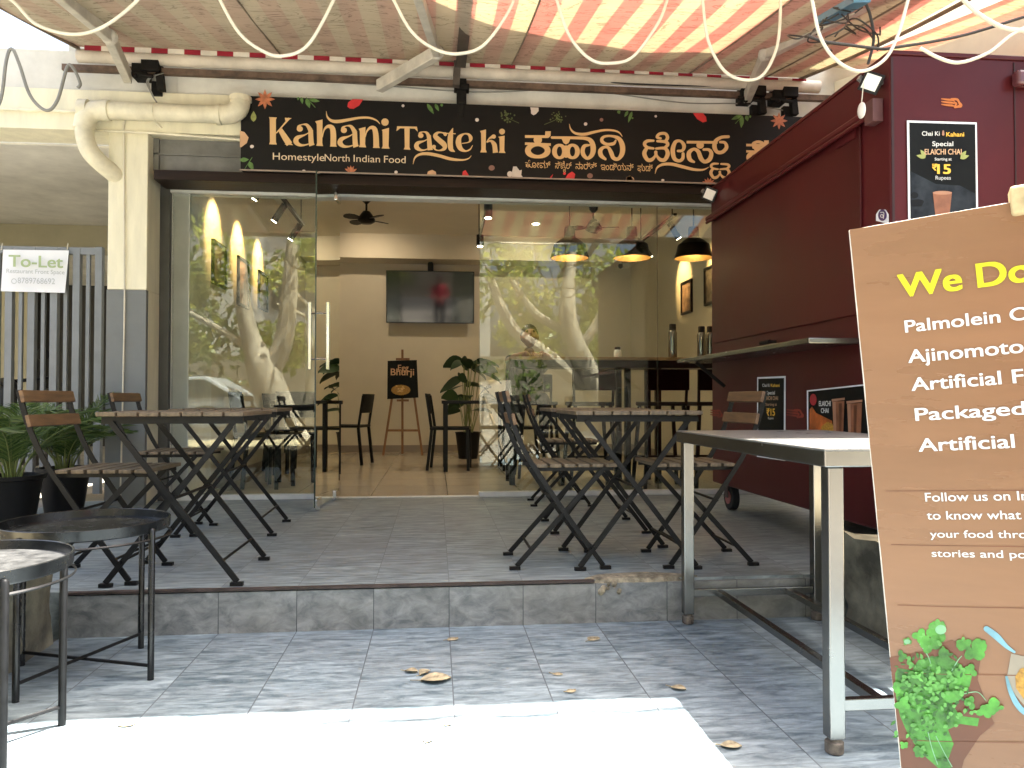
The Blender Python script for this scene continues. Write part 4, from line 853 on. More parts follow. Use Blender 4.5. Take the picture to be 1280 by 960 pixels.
# black furniture
def indoor_chair(arms=False):
    t = thing('dining_chair', 'black dining chair', 'chair', (0, 0, 0), 'black chairs inside the cafe')
    q = MB(); q.box((-.21, -.2, .43), (.21, .2, .46)); q.build('seat', chairblk, t, bevel=.008)
    for sx_ in (-1, 1):
        for sy in (-1, 1):
            q = MB(); q.bar((sx_ * .19, sy * .18, .43), (sx_ * (.2 if sx_ > 0 else .235), sy * .19, 0), .03, .03); q.build('leg', chairblk, t)
    for y in (-.18, .18): q = MB(); q.tube([(-.19, y, .43), (-.215, y, .6), (-.245, y, .8)], .016, 8); q.build('back_post', chairblk, t, smooth=True)
    q = MB(); vs = []
    for i in range(9):
        y = -.2 + .4 * i / 8; dx = -.03 * math.cos(y / .2 * 1.3)
        for z, x in ((.6, -.215), (.82, -.25)):
            for t_ in (0, .014): vs.append((x + dx + t_, y, z))
    fs = []
    for i in range(8):
        a = i * 4; fs += [(a, a + 4, a + 6, a + 2), (a + 1, a + 3, a + 7, a + 5), (a, a + 1, a + 5, a + 4), (a + 2, a + 6, a + 7, a + 3)]
    fs += [(0, 2, 3, 1), (32, 33, 35, 34)]
    q.add(vs, fs); q.build('backrest', chairblk, t, smooth=True)
    return t
def indoor_table():
    t = thing('dining_table', 'black dining table', 'table', (0, 0, 0), 'black tables inside the cafe')
    box((-.35, -.35, .71), (.35, .35, .745)).build('tabletop', chairblk, t, bevel=.004)
    for a in (-1, 1):
        for b in (-1, 1): box((a * .31 - .022, b * .31 - .022, 0), (a * .31 + .022, b * .31 + .022, .71)).build('leg', chairblk, t)
    return t
dc = indoor_chair(); dt = indoor_table()
z0 = .18
move(dc, (.17, 8.4, z0), -.1); dc['label'] = 'black chair facing the table beside the doorway, left of the leafy plant'
dup(dc, (-1.02, 9.2, z0), 2.9, 'black chair just behind the edge of the open glass door')
dup(dc, (-1.5, 6.95, z0), .5, 'black chair behind the left glass nearest the lit wall')
dup(dc, (-1.22, 6.9, z0), 1.9, 'black chair behind the left glass beside the door handle')
dup(dc, (-1.5, 8.3, z0), -.8, 'black chair deeper behind the left glass under the last picture')
dup(dc, (.95, 8.5, z0), 3.2, 'black chair on the far side of the table beside the plant')
move(dt, (.42, 8.4, z0)); dt['label'] = 'black square table right of the doorway in front of the leafy plant'
dup(dt, (-1.25, 7.6, z0), .1, 'black square table behind the left glass')
dup(dt, (-1.55, 9.4, z0), 0, 'black square table against the far left corner behind the door')
# leafy plant
pl = thing('rubber_plant', 'dark leafy plant in a black pot by the back wall', 'plant', (.42, 10.0, .18))
pc = PY(585, 500, 9.9); pc.z = .18
MB().lathe([(.12, 0), (.16, .32), (.17, .34), (.15, .34), (.14, .3), (.0001, .29)], pc, 20).build('pot', pot_m, pl, smooth=True)
q = MB(); stems = MB(); random.seed(11)
for k in range(26):
    h = random.uniform(.4, 1.15); a = random.uniform(0, 6.28); b0 = pc + Vector((random.uniform(-.05, .05), random.uniform(-.05, .05), .3)); d = Vector((math.cos(a), math.sin(a), 0)); reach = random.uniform(.05, .3)
    p0 = b0 + d * reach * .5 + Vector((0, 0, h - .1)); stems.tube([b0, p0], .0045, 5); L_ = random.uniform(.22, .36); W_ = L_ * .52; el = random.uniform(-.35, .9)
    ax = (d * math.cos(el) + Vector((0, 0, math.sin(el)))).normalized(); sd = (ax.cross(Vector((0, 0, 1))).normalized() * math.cos(k * 1.7) * .8 + Vector((0, 0, .6)) * math.sin(k * 1.7)).normalized(); rows = []
    for i in range(7):
        t = i / 6; ww = W_ / 2 * math.sin(math.pi * min(1, t * .93 + .05)) ** .8; cp = p0 + ax * L_ * t + Vector((0, 0, -.12 * t * t)); rows.append((cp - sd * ww + Vector((0, 0, .02 * t)), cp, cp + sd * ww + Vector((0, 0, .02 * t))))
    vs = [v for r_ in rows for v in r_]; fs = []
    for i in range(6): fs += [(i * 3, i * 3 + 1, i * 3 + 4, i * 3 + 3), (i * 3 + 1, i * 3 + 2, i * 3 + 5, i * 3 + 4)]
    q.add(vs, fs)
q.build('leaves', rubber_l, pl, smooth='all'); stems.build('stem', palm_s, pl)
# bar counter behind the glass
br = thing('bar_counter', 'high bar counter with wooden top and black steel legs behind the right glass', 'bar counter', (1.7, 7.0, .18))
xa = PY(636, 500, 6.76).x; zt = PY(700, 449, 6.76).z
box((xa, 6.74, zt - .006), (2.88, 7.16, zt + .022)).build('counter_top', barwood, br, bevel=.003)
box((xa + .01, 6.75, zt - .075), (2.87, 7.15, zt - .008)).build('frame', lampblk, br)
for x in (xa + .03, 1.72, 2.0, 2.85):
    for y in (6.78, 7.12): box((x - .025, y - .025, .18), (x + .025, y + .025, zt - .076)).build('leg', lampblk, br)
def stool():
    t = thing('bar_stool', 'black bar stool with low backrest', 'bar stool', (0, 0, 0), 'bar stools at the window bar')
    box((-.18, -.18, .70), (.18, .18, .735)).build('seat', chairblk, t, bevel=.01)
    for a in (-1, 1):
        for b in (-1, 1): q = MB(); q.bar((a * .15, b * .15, .7), (a * .2, b * .2, 0), .028, .028); q.build('leg', chairblk, t)
    for a in (-1, 1): q = MB(); q.bar((a * .165, -.17, .72), (a * .17, -.2, 1.0), .02, .02); q.build('back_post', chairblk, t); MB().box((-.185, -.215, .83), (.185, -.19, 1.01)).build('backrest', chairblk, t, bevel=.01)
    q = MB()
    for a in (-1, 1): q.bar((a * .185, -.185, .25), (a * .185, .185, .25), .018, .018)
    q.bar((-.185, .185, .25), (.185, .185, .25), .018, .018); q.build('footrest', chairblk, t); return t
st = stool(); xs = [PY(px, 475, 6.32).x for px in (742, 834)]
move(st, (xs[0], 6.5, z0)); st['label'] = 'black bar stool turned to the bar between the two tree reflections'
dup(st, (xs[1], 6.5, z0), 0, 'black bar stool at the bar below the steel flasks')
dup(st, (PY(672, 475, 7.45).x, 7.5, z0), math.pi, 'black bar stool on the far side of the bar under the seated person')
dup(st, (PY(893, 475, 6.4).x, 6.5, z0), 0, 'black bar stool half hidden behind the kiosk edge')
# flasks and jar on the bar
def flask(px, y, lab, top):
    p = PY(px, 447, y); t = thing('steel_flask', lab, 'flask', (p.x, y, zt + .022), 'steel flasks on the bar'); k = (PY(px, top, y).z - zt - .022)
    q = MB(); q.lathe([(.036, 0), (.04, .01), (.04, k * .74), (.03, k * .82), (.0001, k * .83)], (p.x, y, zt + .022), 20); q.build('body', steel, t, smooth=True)
    q = MB(); q.lathe([(.031, k * .81), (.032, k * .98), (.028, k), (.0001, k)], (p.x, y, zt + .022), 20); q.build('cap', plastic_b, t, smooth=True)
flask(841, 6.9, 'steel flask with black cap standing alone on the bar', 405)
flask(877, 6.95, 'steel flask with black cap, left of the pair by the kiosk edge', 408)
flask(888, 7.0, 'steel flask with black cap, right of the pair and half hidden', 408)
p = PY(772, 446, 6.9); jr = thing('condiment_jar', 'small white jar with dark lid on the bar', 'jar', (p.x, 6.9, zt + .022))
MB().lathe([(.032, 0), (.036, .01), (.034, .06), (.028, .075), (.0001, .076)], (p.x, 6.9, zt + .022), 18).build('body', white_plastic, jr, smooth=True)
MB().lathe([(.028, .074), (.028, .098), (.0001, .1)], (p.x, 6.9, zt + .022), 18).build('lid', plastic_b, jr, smooth=True)
# security camera under the beam
p = PY(777, 333, 10.7); cc = thing('security_camera', 'small security camera on the back beam', 'camera', (p.x, 10.7, p.z))
q = MB(); q.tube([(p.x - .06, 10.5, p.z - .03), (p.x + .06, 10.62, p.z)], .04, 12); q.build('body', white_plastic, cc, smooth=True)
q = MB(); q.tube([(p.x - .07, 10.488, p.z - .034), (p.x - .055, 10.505, p.z - .028)], .036, 12).tube([(p.x, 10.56, p.z), (p.x + .02, 10.745, p.z + .06)], .015); q.build('lens_hood', plastic_b, cc, smooth=True)

# ------------------------------------------------------------------ folding furniture on the terrace
def folding_chair():
    t = thing('folding_chair', 'folding chair', 'folding chair', (0, 0, 0), 'folding chairs on the terrace')
    q = MB()
    for k in range(6):
        x = -.105 + k * .063; q.box((x, -.185, .45), (x + .05, .185, .466))
    q.build('seat', slat_m, t, bevel=.003)
    for s in (-1, 1): q = MB(); q.bar((-.13, s * .15, .441), (.25, s * .15, .441), .012, .016); q.build('seat_rail', greymet, t)
    for zc_, xx in ((.765, -.243), (.665, -.217)):
        q = MB(); q.bar((xx + .012, -.2, zc_), (xx + .012, .2, zc_), .05, .016, (1, 0, .25)); q.build('back_slat', slat_warm, t, bevel=.003)
    for s in (-1, 1):
        q = MB(); pts = crom([(-.25, .79), (-.215, .66), (-.155, .52), (-.085, .41), (.01, .27), (.11, .13), (.195, .015)], 3)
        for a, b in zip(pts[:-1], pts[1:]): q.bar((a[0], s * .185, a[1]), (b[0], s * .185, b[1]), .009, .021, (0, 1, 0) if 0 else (1, 0, 0))
        q.box((.18, s * .185 - .011, 0), (.228, s * .185 + .011, .014)); q.build('leg', greymet, t)
        q = MB(); q.bar((.2, s * .16, .44), (-.19, s * .16, .015), .009, .021, (1, 0, 0)).box((-.222, s * .16 - .011, 0), (-.174, s * .16 + .011, .014)); q.build('leg', greymet, t)
    q = MB(); q.tube([(-.125, -.16, .085), (-.125, .16, .085)], .006, 8); q.build('crossbar', greymet, t)
    q = MB(); q.tube([(.13, -.185, .1), (.13, .185, .1)], .006, 8); q.build('crossbar', greymet, t)
    q = MB(); q.tube([(-.02, -.19, .3), (-.02, .19, .3)], .006, 8); q.build('pivot', greymet, t)
    return t
def folding_table():
    t = thing('folding_table', 'folding table', 'folding table', (0, 0, 0), 'folding tables on the terrace')
    q = MB(); random.seed(2)
    for k in range(7):
        x = -.285 + k * .0826; q.box((x, -.275, .684), (x + .074, .275, .702))
    q.build('tabletop', slat_m, t, bevel=.003)
    for y in (-.235, .235): q = MB(); q.bar((-.275, y, .668), (.275, y, .668), .014, .028); q.build('top_rail', greymet, t)
    for y, s in ((-.25, 1), (.25, 1), (-.225, -1), (.225, -1)):
        q = MB(); q.bar((-s * .235, y, .66), (s * .26, y, .015), .010, .022, (1, 0, 0)).box((s * .258 - .025, y - .011, 0), (s * .258 + .025, y + .011, .014)); q.build('leg', greymet, t)
    for s in (-1, 1):
        q = MB(); q.tube([(s * .2, -.25, .1), (s * .2, .25, .1)], .006, 8); q.build('crossbar', greymet, t)
    q = MB(); q.tube([(0.012, -.25, .355), (.012, .25, .355)], .007, 8); q.build('pivot', greymet, t)
    return t
ft = folding_table(); fc = folding_chair(); z0 = .18
move(ft, (-1.055, 3.47, z0)); ft['label'] = 'slatted folding table nearest the step on the left side of the terrace'
dup(ft, (-1.16, 4.61, z0), .03, 'slatted folding table on the left, second from the step and closer to the glass')
dup(ft, (.895, 3.58, z0), 0, 'slatted folding table on the right beside the steel table leg')
dup(ft, (.93, 4.5, z0), -.02, 'darker slatted folding table hidden behind the front right one')
move(fc, (-1.42, 3.47, z0), -.05); fc['label'] = 'folding chair at far left with brown back slats in front of the palms'
dup(fc, (-1.52, 4.58, z0), 0, 'folding chair by the grey based pillar behind the left tables')
dup(fc, (.55, 3.56, z0), 0, 'folding chair facing right with seat slats in full view behind the broken step edge')
dup(fc, (.9, 5.55, z0), -.05, 'folding chair close to the glass behind the front middle chair')
dup(fc, (1.24, 3.54, z0), math.pi, 'folding chair facing left with pale back slats against the maroon kiosk')

# ------------------------------------------------------------------ round tray tables
def tray_table(lab, c, ang, tm):
    t = thing('tray_table', lab, 'tray table', (c[0], c[1], c[2] - .52), 'round tray tables at the left')
    C0 = Vector(c) + Vector((0, 0, -.52)); Rr = .262
    q = MB(); q.slot(1).lathe([(Rr - .012, .495), (Rr - .006, .497)], C0, 48, caps=(1, 0)).slot(0).lathe([(Rr - .006, .497), (Rr - .003, .522), (Rr, .524), (Rr + .003, .522), (Rr + .001, .49), (Rr - .004, .486)], C0, 48, caps=(0, 1))
    q.build('tray', [traymat, tm], t, smooth=True)
    ends = []
    for k in range(4):
        a = ang + k * math.pi / 2; p = C0 + Vector((math.cos(a), math.sin(a), 0)) * (Rr + .004); ends.append(p)
        q = MB(); q.tube([p, p + Vector((0, 0, .497)), p + Vector((0, 0, .503))], [.0105, .0105, .006], 12); q.build('leg', traymat if tm is traymat else blackmet, t, smooth=True)
    q = MB(); q.tube([ends[0] + Vector((0, 0, .05)), ends[2] + Vector((0, 0, .05))], .006, 8).tube([ends[1] + Vector((0, 0, .058)), ends[3] + Vector((0, 0, .058))], .006, 8); q.build('crossbar', blackmet, t, smooth=True)
    q = MB(); q.lathe([(Rr + .006, .462), (Rr + .009, .466), (Rr + .006, .47), (Rr + .003, .466), (Rr + .006, .462)], C0, 48, caps=(0, 0)); q.build('ring', blackmet, t, smooth=True)
    return t
tray_table('clean black round tray table standing near the step', (-1.185, 2.765, .52), math.atan2(2.683 - 2.765, -.966 + 1.185), traymat)
tray_table('dusty black round tray table at the left edge, half in the sun', (-1.225, 2.12, .52), math.atan2(-.21, .2) + .12, traydust)
random.seed(9)

# ------------------------------------------------------------------ stainless steel table
st_ = thing('steel_table', 'long stainless steel work table with square legs and lower rails beside the kiosk', 'work table', (1.32, 2.56, 0))
x0, x1, y0, y1, zt_ = 1.045, 1.605, 1.945, 3.12, .80
m = MB(); m.box((x0 - .035, y0 - .03, zt_ - .046), (x1 + .035, y1 + .035, zt_)); m.build('apron', steel, st_, bevel=.004); MB().box((x0 - .036, y0 - .031, zt_ - .0035), (x1 + .036, y1 + .036, zt_ + .002)).build('tabletop', mat('worn_steel_top', (0.24, 0.24, 0.23), 0.3, 0.6, var=0.1, scale=7, rvar=.1), st_, bevel=.001)
for x in (x0, x1):
    for y in (y0, y1):
        m = MB(); m.box((x - .021, y - .021, .045), (x + .021, y + .021, zt_ - .047)); lg = m.build('leg', steel, st_, bevel=.003)
        m = MB(); m.lathe([(.02, 0), (.024, .004), (.024, .03), (.018, .034), (.018, .044)], (x, y, 0.004), 16); m.build('levelling_foot', mat('worn_foot', (.12, .1, .08), .7, var=.5, scale=30), lg, smooth=True)
for y in (y0, y1): m = MB(); m.box((x0 + .022, y - .012, .115), (x1 - .022, y + .012, .145)); m.build('end_rail', steel, st_, bevel=.002)
for x in (x0 + .13, x1 - .13):
    m = MB(); m.box((x - .014, y0 + .013, .118), (x + .014, y1 - .013, .143)); m.build('long_rail', steel, st_, bevel=.002)

# ------------------------------------------------------------------ maroon kiosk
KX, KY0, KY1, KZ0, KZ1, KXR = 1.92, 3.06, 5.2, .36, 2.405, 3.0
kk = thing('tea_kiosk', 'dark maroon tea kiosk on wheels with closed side hatch and folding shelf', 'kiosk', (2.45, 4.1, .18))
m = MB(); m.box((KX, KY0, KZ0), (KXR, KY1, KZ1)); m.build('body', maroon, kk, bevel=.012)
m = MB(); m.box((KX - .006, KY0 - .008, KZ1 - .01), (KXR + .01, KY1 + .01, KZ1 + .01)); m.build('roof_trim', maroon, kk, bevel=.004)
hz = PX(1085, 142, KX - .05).z
m = MB(); m.box((KX - .012, KY0 + .22, 1.32), (KX - .002, KY1 - .06, hz)); m.build('hatch', maroon_d, kk, bevel=.003)
m = MB(); m.box((KX - .05, KY0 + .12, hz + .0), (KX - .002, KY1 - .02, hz + .03)).box((KX - .05, KY0 + .12, hz - .02), (KX - .03, KY1 - .02, hz + .0)); m.build('hatch_rail', maroon, kk, bevel=.008)
MB().box((KX - .05, KY0 + .05, hz - .045), (KX - .002, KY0 + .118, hz + .055)).build('hinge', mat('hinge_brown', (.1, .04, .04), .5), kk, bevel=.004)
m = MB(); m.box((KX - .25, KY0 + .24, 1.185), (KX - .003, KY1 - .0, 1.21)); m.build('shelf', steel, kk, bevel=.003)
for y in (KY1 - .25,): m = MB(); m.bar((KX - .005, y, 1.02), (KX - .2, y, 1.18), .02, .02); m.build('shelf_bracket', dark_iron, kk)
p = PX(963, 428, KX - .02); m = MB(); m.tube([p + Vector((-.03, -.06, 0)), p + Vector((-.03, .06, 0))], .012).bar(p + Vector((.01, -.05, 0)), p + Vector((-.03, -.05, 0)), .015, .015).bar(p + Vector((.01, .05, 0)), p + Vector((-.03, .05, 0)), .015, .015); m.build('handle', dark_iron, kk)
p = PX(1062, 172, KX - .01); m = MB(); m.box((KX - .02, p.y - .06, p.z - .02), (KX - .011, p.y + .1, p.z + .02)); m.build('latch', maroon, kk)
m = MB(); xs_ = PY(1268, 200, KY0).x; m.box((xs_, KY0 - .004, KZ0 + .02), (xs_ + .006, KY0 - .0005, KZ1 - .02)).box((KX + .001, KY0 - .003, KZ0 + .01), (KX + .012, KY0 - .0005, KZ1 - .02)); m.build('panel_seam', mat('seam_dark', (.025, .004, .006), .6), kk)
m = MB(); p = PY(1262, 102, KY0); m.box((p.x, KY0 - .05, p.z - .03), (KXR, KY0 - .004, p.z + .035)); m.build('front_canopy_rail', mat('rail_maroon_gloss', (.1, .03, .035), .25, coat=.3), kk, bevel=.012)
for (cx, cy) in ((2.02, 5.1), (2.9, 5.1), (2.9, 3.4)):
    m = MB(); m.tube([(cx - .025, cy, .265), (cx + .025, cy, .265)], .085, 24); wl_ = m.build('castor_wheel', tyre, kk, smooth=True, bevel=.006)
    m = MB(); m.tube([(cx - .03, cy, .265), (cx + .03, cy, .265)], .045, 16); m.build('hub', mat('castor_red', (.3, .1, .1), .5), wl_, smooth=True)
    m = MB(); m.box((cx - .045, cy - .05, .345), (cx + .045, cy + .05, .358)).bar((cx - .038, cy, .265), (cx - .038, cy, .35), .006, .05, (0, 1, 0)).bar((cx + .038, cy, .265), (cx + .038, cy, .35), .006, .05, (0, 1, 0)); m.build('castor_fork', mat('castor_metal', (.12, .09, .09), .5, .5), kk)
def emblem(mp, nrm, s, parent, m_):
    I = Ink(mp, nrm)
    for dy in (-9, -2, 5): I.ribbon([(-22, dy - 2, 3), (-8, dy, 5), (4, dy + 1, 5), (9, dy + 3, 3)])
    I.ribbon([(2, -10, 5), (16, -9, 6), (21, -2, 5), (25, 6, 9), (18, 9, 6), (10, 11, 4)]).ribbon([(9, -2, 4), (14, 2, 5), (10, 8, 4)])
    return I.build('emblem', m_, parent)
emb = mat('emblem_orange', (.45, .13, .02), .5, var=.2); embd = mat('emblem_faded_red', (.24, .03, .02), .5, var=.3)
emblem(lambda x, y: PY(1188 + x * .5, 129 + y * .5, KY0 - .002), (0, -1, 0), .3, kk, emb)
emblem(lambda x, y: PX(993 + x * .42, 517 + y * .45, KX - .002), (-1, 0, 0), .3, kk, embd)
emblem(lambda x, y: PX(895 + x * .3, 517 + y * .4, KX - .002), (-1, 0, 0), .3, kk, embd)
# posters on the kiosk
def poster_text(rows, par, mp, exv, rat):
    for (s, x, y, h, wpx, m_, bold) in rows:
        a, b = mp(x - wpx / 2, y), mp(x + wpx / 2, y); tp = mp(x, y - h); c0 = mp(x, y)
        text(s, par, 'lettering', a, b - a, (0, 0, 1), (tp - c0).length / .72, m_, width=(b - a).length, bold=bold)
pf = thing('tea_poster', 'black upright cardamom tea poster with white border on the kiosk front', 'poster', PY(1178, 290, KY0 - .006))
mpf = lambda x, y: PY(x, y, KY0 - .008)
MB().poly([mpf(1136, 290), mpf(1223, 288), mpf(1221, 153), mpf(1134, 150.5)], (0, .004, 0)).build('border', paper, pf)
mpf2 = lambda x, y: PY(x, y, KY0 - .0092); mpf3 = lambda x, y: PY(x, y, KY0 - .0105)
MB().poly([mpf2(1138.5, 287), mpf2(1220.5, 285.5), mpf2(1219, 155.5), mpf2(1136.7, 153.2)]).build('print', posterblk, pf)
MB().poly([mpf3(1139, 286), mpf3(1220, 285), mpf3(1219.6, 242), mpf3(1200, 232), mpf3(1170, 230), mpf3(1138.4, 214)]).build('print_table', posterslate, pf)
mpf4 = lambda x, y: PY(x, y, KY0 - .012)
poster_text([('Chai Ki', 1163.5, 169.5, 5.5, 22, white_t, .03), ('Kahani', 1194, 170.5, 5.5, 22, amber_t, .04), ('Special', 1178.5, 182.5, 6, 26, white_t, .03), ('ELAICHI CHAI', 1179, 193, 7, 46, peachprint, .04), ('Starting at', 1179, 200.5, 3.6, 21, white_t, .02), ('15', 1180, 217, 12, 16, amber_t, .06), ('₹', 1168.5, 213, 8, 6, amber_t, .05), ('Rupees', 1179, 224.5, 5, 19, white_t, .0)], pf, mpf4, (1, 0, 0), 1)
I = Ink(mpf4, NF); I.leaf(1157, 196, 11, 5, -2.2).leaf(1157, 197, 12, 5, -2.9).leaf(1201, 197, 11, 5, -.9).leaf(1200, 198, 12, 5, -.3); I.build('printed_leaves', limeprint, pf)
I = Ink(mpf4, NF); I.poly([(1166, 240), (1190, 240), (1187, 268), (1186, 284), (1170, 284), (1169, 268)]); I.build('printed_glass', chai, pf)
I = Ink(lambda x, y: PY(x, y, KY0 - .0135), NF); I.ell(1178, 241, 12, 2.4); I.ribbon([(1179, 168, 3.2), (1179, 164, 2.2)]); I.build('printed_rim', chai_l, pf)
I = Ink(mpf4, NF); I.ell(1147, 252, 8, 3).poly([(1139, 250), (1155, 252), (1152, 258), (1140, 258)]).ell(1143, 244, 5, 4); I.build('printed_bowl', lampblk, pf)
# side posters
KS = KX - .006
ps = thing('tea_poster', 'narrow black cardamom tea poster on the kiosk side behind the chair back', 'poster', PX(963, 575, KS))
mps = lambda d: (lambda x, y: PX(x, y, KX - d))
q_ = mps(.006); MB().poly([q_(946, 571), q_(981, 576), q_(981.5, 470), q_(946.5, 471.5)], (.003, 0, 0)).build('border', paper, ps)
q_ = mps(.0072); MB().poly([q_(947.5, 569), q_(979.5, 573.5), q_(980, 472.5), q_(947.8, 473.5)]).build('print', posterblk, ps)
poster_text([('Chai Ki', 957.5, 483.5, 4, 9, white_t, .03), ('Kahani', 969, 483.5, 4, 11, amber_t, .03), ('Special', 963.5, 493, 4.5, 10, white_t, .02), ('ELAICHI CHAI', 964, 500, 5, 17, peachprint, .03), ('Starting at', 964, 507, 3.5, 14, peachprint, .0), ('₹15', 963.5, 519.5, 9, 10, amber_t, .05), ('Rupees', 963.5, 524, 3, 7, white_t, 0)], ps, mps(.009), (0, -1, 0), 1)
I = Ink(mps(.009), (-1, 0, 0)); I.poly([(958, 548), (969, 549), (968, 566), (959, 565)]); I.build('printed_glass', chai, ps)
pw = thing('tea_poster', 'wide black poster with two tea glasses and orange flame on the kiosk side', 'poster', PX(1045, 552, KS))
q_ = mps(.006); MB().poly([q_(1009, 543), q_(1092, 552), q_(1092, 479), q_(1008.5, 488)], (.003, 0, 0)).build('border', paper, pw)
q_ = mps(.0072); MB().poly([q_(1010.5, 541), q_(1090.5, 550), q_(1090.5, 481), q_(1010.3, 489.5)]).build('print', posterblk, pw)
I = Ink(mps(.009), (-1, 0, 0)); I.poly([(1011.5, 541), (1012, 512), (1015, 508), (1020, 516), (1028, 520), (1040, 526), (1043, 545)]); I.build('printed_flame', firepr, pw)
I = Ink(mps(.0105), (-1, 0, 0)); I.poly([(1024, 545), (1027, 533), (1034, 527), (1041, 530), (1045, 546)]); I.build('printed_dish', turm, pw)
I = Ink(mps(.0105), (-1, 0, 0)); I.ell(1016.5, 499.5, 4.3, 7.4); I.build('printed_seal', mat('seal_red', (.35, .02, .03), .4), pw)
poster_text([('ELAICHI', 1031, 507.5, 6.5, 14.5, white_t, .04), ('CHAI', 1031, 516, 6, 9.5, white_t, .04)], pw, mps(.0105), (0, -1, 0), 1)
for a, b, y in ((1039.5, 1056, 500), (1058, 1078, 502.5)):
    I = Ink(mps(.0105), (-1, 0, 0)); I.poly([(a + 1, y + 2), (b - .5, y + 1), (b - 2, y + 44), (a + 2.5, y + 43)]); gl_ = I.build('printed_tea_glass', chai, pw)
    I = Ink(mps(.012), (-1, 0, 0)); I.poly([(a, y - 1), (b, y - 3), (b - .2, y), (a + .2, y + 2)]).poly([(a + 1, y + 2.5), (a + 5, y + 2.5), (a + 6, y + 43), (a + 2.5, y + 43)]); I.build('printed_rim', chai_l, gl_)
    I = Ink(mps(.012), (-1, 0, 0)); I.poly([(a + 9, y + 4), (a + 13, y + 4), (a + 12, y + 40), (a + 9, y + 40)]); I.build('printed_shade', chai_d, gl_)
p = PX(1103, 270, KX - .012); sk = thing('round_sticker', 'small purple round sticker on a white backing at the kiosk corner', 'sticker', p)
I = Ink(mps(.004), (-1, 0, 0)); I.poly([(1095, 276), (1111, 280), (1111, 268), (1107, 262), (1099, 262), (1095, 268)]); I.build('backing', paper, sk)
I = Ink(mps(.006), (-1, 0, 0)); I.ell(1103, 269, 5.4, 7.2); I.build('disc', mat('sticker_purple', (.06, .03, .12), .4), sk)
I = Ink(mps(.008), (-1, 0, 0)); I.ring(1102.5, 270, 1.6, 2, .9, .9).ribbon([(1101, 265.5, .9), (1105, 266, .9), (1104.5, 273, .9)]); I.build('mark', white_t, sk)
# flood lights on the kiosk
def flood(lab, c, s, aim):
    t = thing('flood_light', lab, 'flood light', c, 'flood lights on the kiosk'); c = Vector(c); aim = Vector(aim).normalized(); a = aim.cross(Vector((0, .3, 1))).normalized(); b = a.cross(aim)
    rot = lambda x, y, z: c + (a * (x * .78 - y * .62) + b * (x * .62 + y * .78) + aim * z)
    f6 = [(0, 3, 2, 1), (4, 5, 6, 7), (0, 1, 5, 4), (1, 2, 6, 5), (2, 3, 7, 6), (3, 0, 4, 7)]
    MB().add([rot(x * s, y * s, z * s) for z in (-.35, 0) for x, y in ((-1, -1), (1, -1), (1, 1), (-1, 1))], f6).build('housing', plastic_b, t, bevel=.003)
    MB().add([rot(x * s * .74, y * s * .74, z) for z in (.0005, .003) for x, y in ((-1, -1), (1, -1), (1, 1), (-1, 1))], f6).build('lens', white_plastic, t)
    m = MB(); m.bar(c - aim * s * .3, c - aim * s * .3 + Vector((.09, .02, .02)), .03, .03).bar(rot(1.1 * s, -.2 * s, -.3 * s), rot(1.1 * s, .2 * s, -.6 * s), .015, .03); m.build('bracket', mat('bracket_grey', (.3, .3, .29), .4, .5), t)
flood('black flood light with white lens on the near top corner of the kiosk', PX(1089, 103, KX - .06), .042, (-.55, -.8, -.2))
flood('tiny black flood light at the far end of the kiosk by the glass', PX(887, 243, KX - .05), .045, (-.5, -.8, -.3))
p = PX(1077, 138, KX - .1); tg = thing('hanging_tag', 'small white tag hanging from a thread on the kiosk side', 'tag', p + Vector((0, 0, -.03)))
m = MB(); m.sphere(p, .035, 10, 8, .35, .8, 1.0); m.build('body', white_plastic, tg, smooth=True)
m = MB(); m.tube([p + Vector((0, 0, .03)), p + Vector((.02, .01, .16))], .002, 5); m.build('thread', cable_w, tg)

# neighbouring wall and awning beyond the kiosk
nb = thing('neighbour_wall', 'cream painted side wall rising behind the maroon kiosk', 'wall', (3.2, 5.0, 0))
m = MB(); vs = []
for x in (3.12, 3.3):
    for y, z in ((2.4, 0), (6.0, 0), (6.0, 3.5), (2.4, 2.66)): vs.append((x, y, z))
m.add(vs, [(0, 1, 2, 3), (7, 6, 5, 4), (0, 4, 5, 1), (1, 5, 6, 2), (2, 6, 7, 3), (3, 7, 4, 0)]); m.build('wall', mat('warm_cream_paint', (.8, .74, .56), .75, var=.08, scale=2), nb)
q = MB(); q.box((3.105, 4.5, 2.74), (3.122, 4.62, 2.79)); q.build('vent', dark_iron, nb)
na = thing('neighbour_awning', 'second red and cream striped awning over the neighbour beyond the kiosk', 'awning', (4.8, 6, 3.5))
m = MB()
for j in range(13):
    for i in range(25):
        x = 3.05 + 3.4 * i / 24; y = 2.9 + 3.1 * j / 12; m.v.append(Vector((x, y, 3.62 - .235 * (6 - y) - .03 * math.sin(math.pi * j / 12) + .008 * math.sin(x * 9))))
for j in range(12):
    for i in range(24): a = j * 25 + i; m.f.append((a, a + 1, a + 26, a + 25)); m.m.append(0)
m.build('canopy', fabric, na, smooth='all')
m = MB(); m.tube([(3.0, 6.0, 3.6), (6.5, 6.0, 3.6)], .045, 12); m.build('roller_tube', arm_w, na, smooth=True)

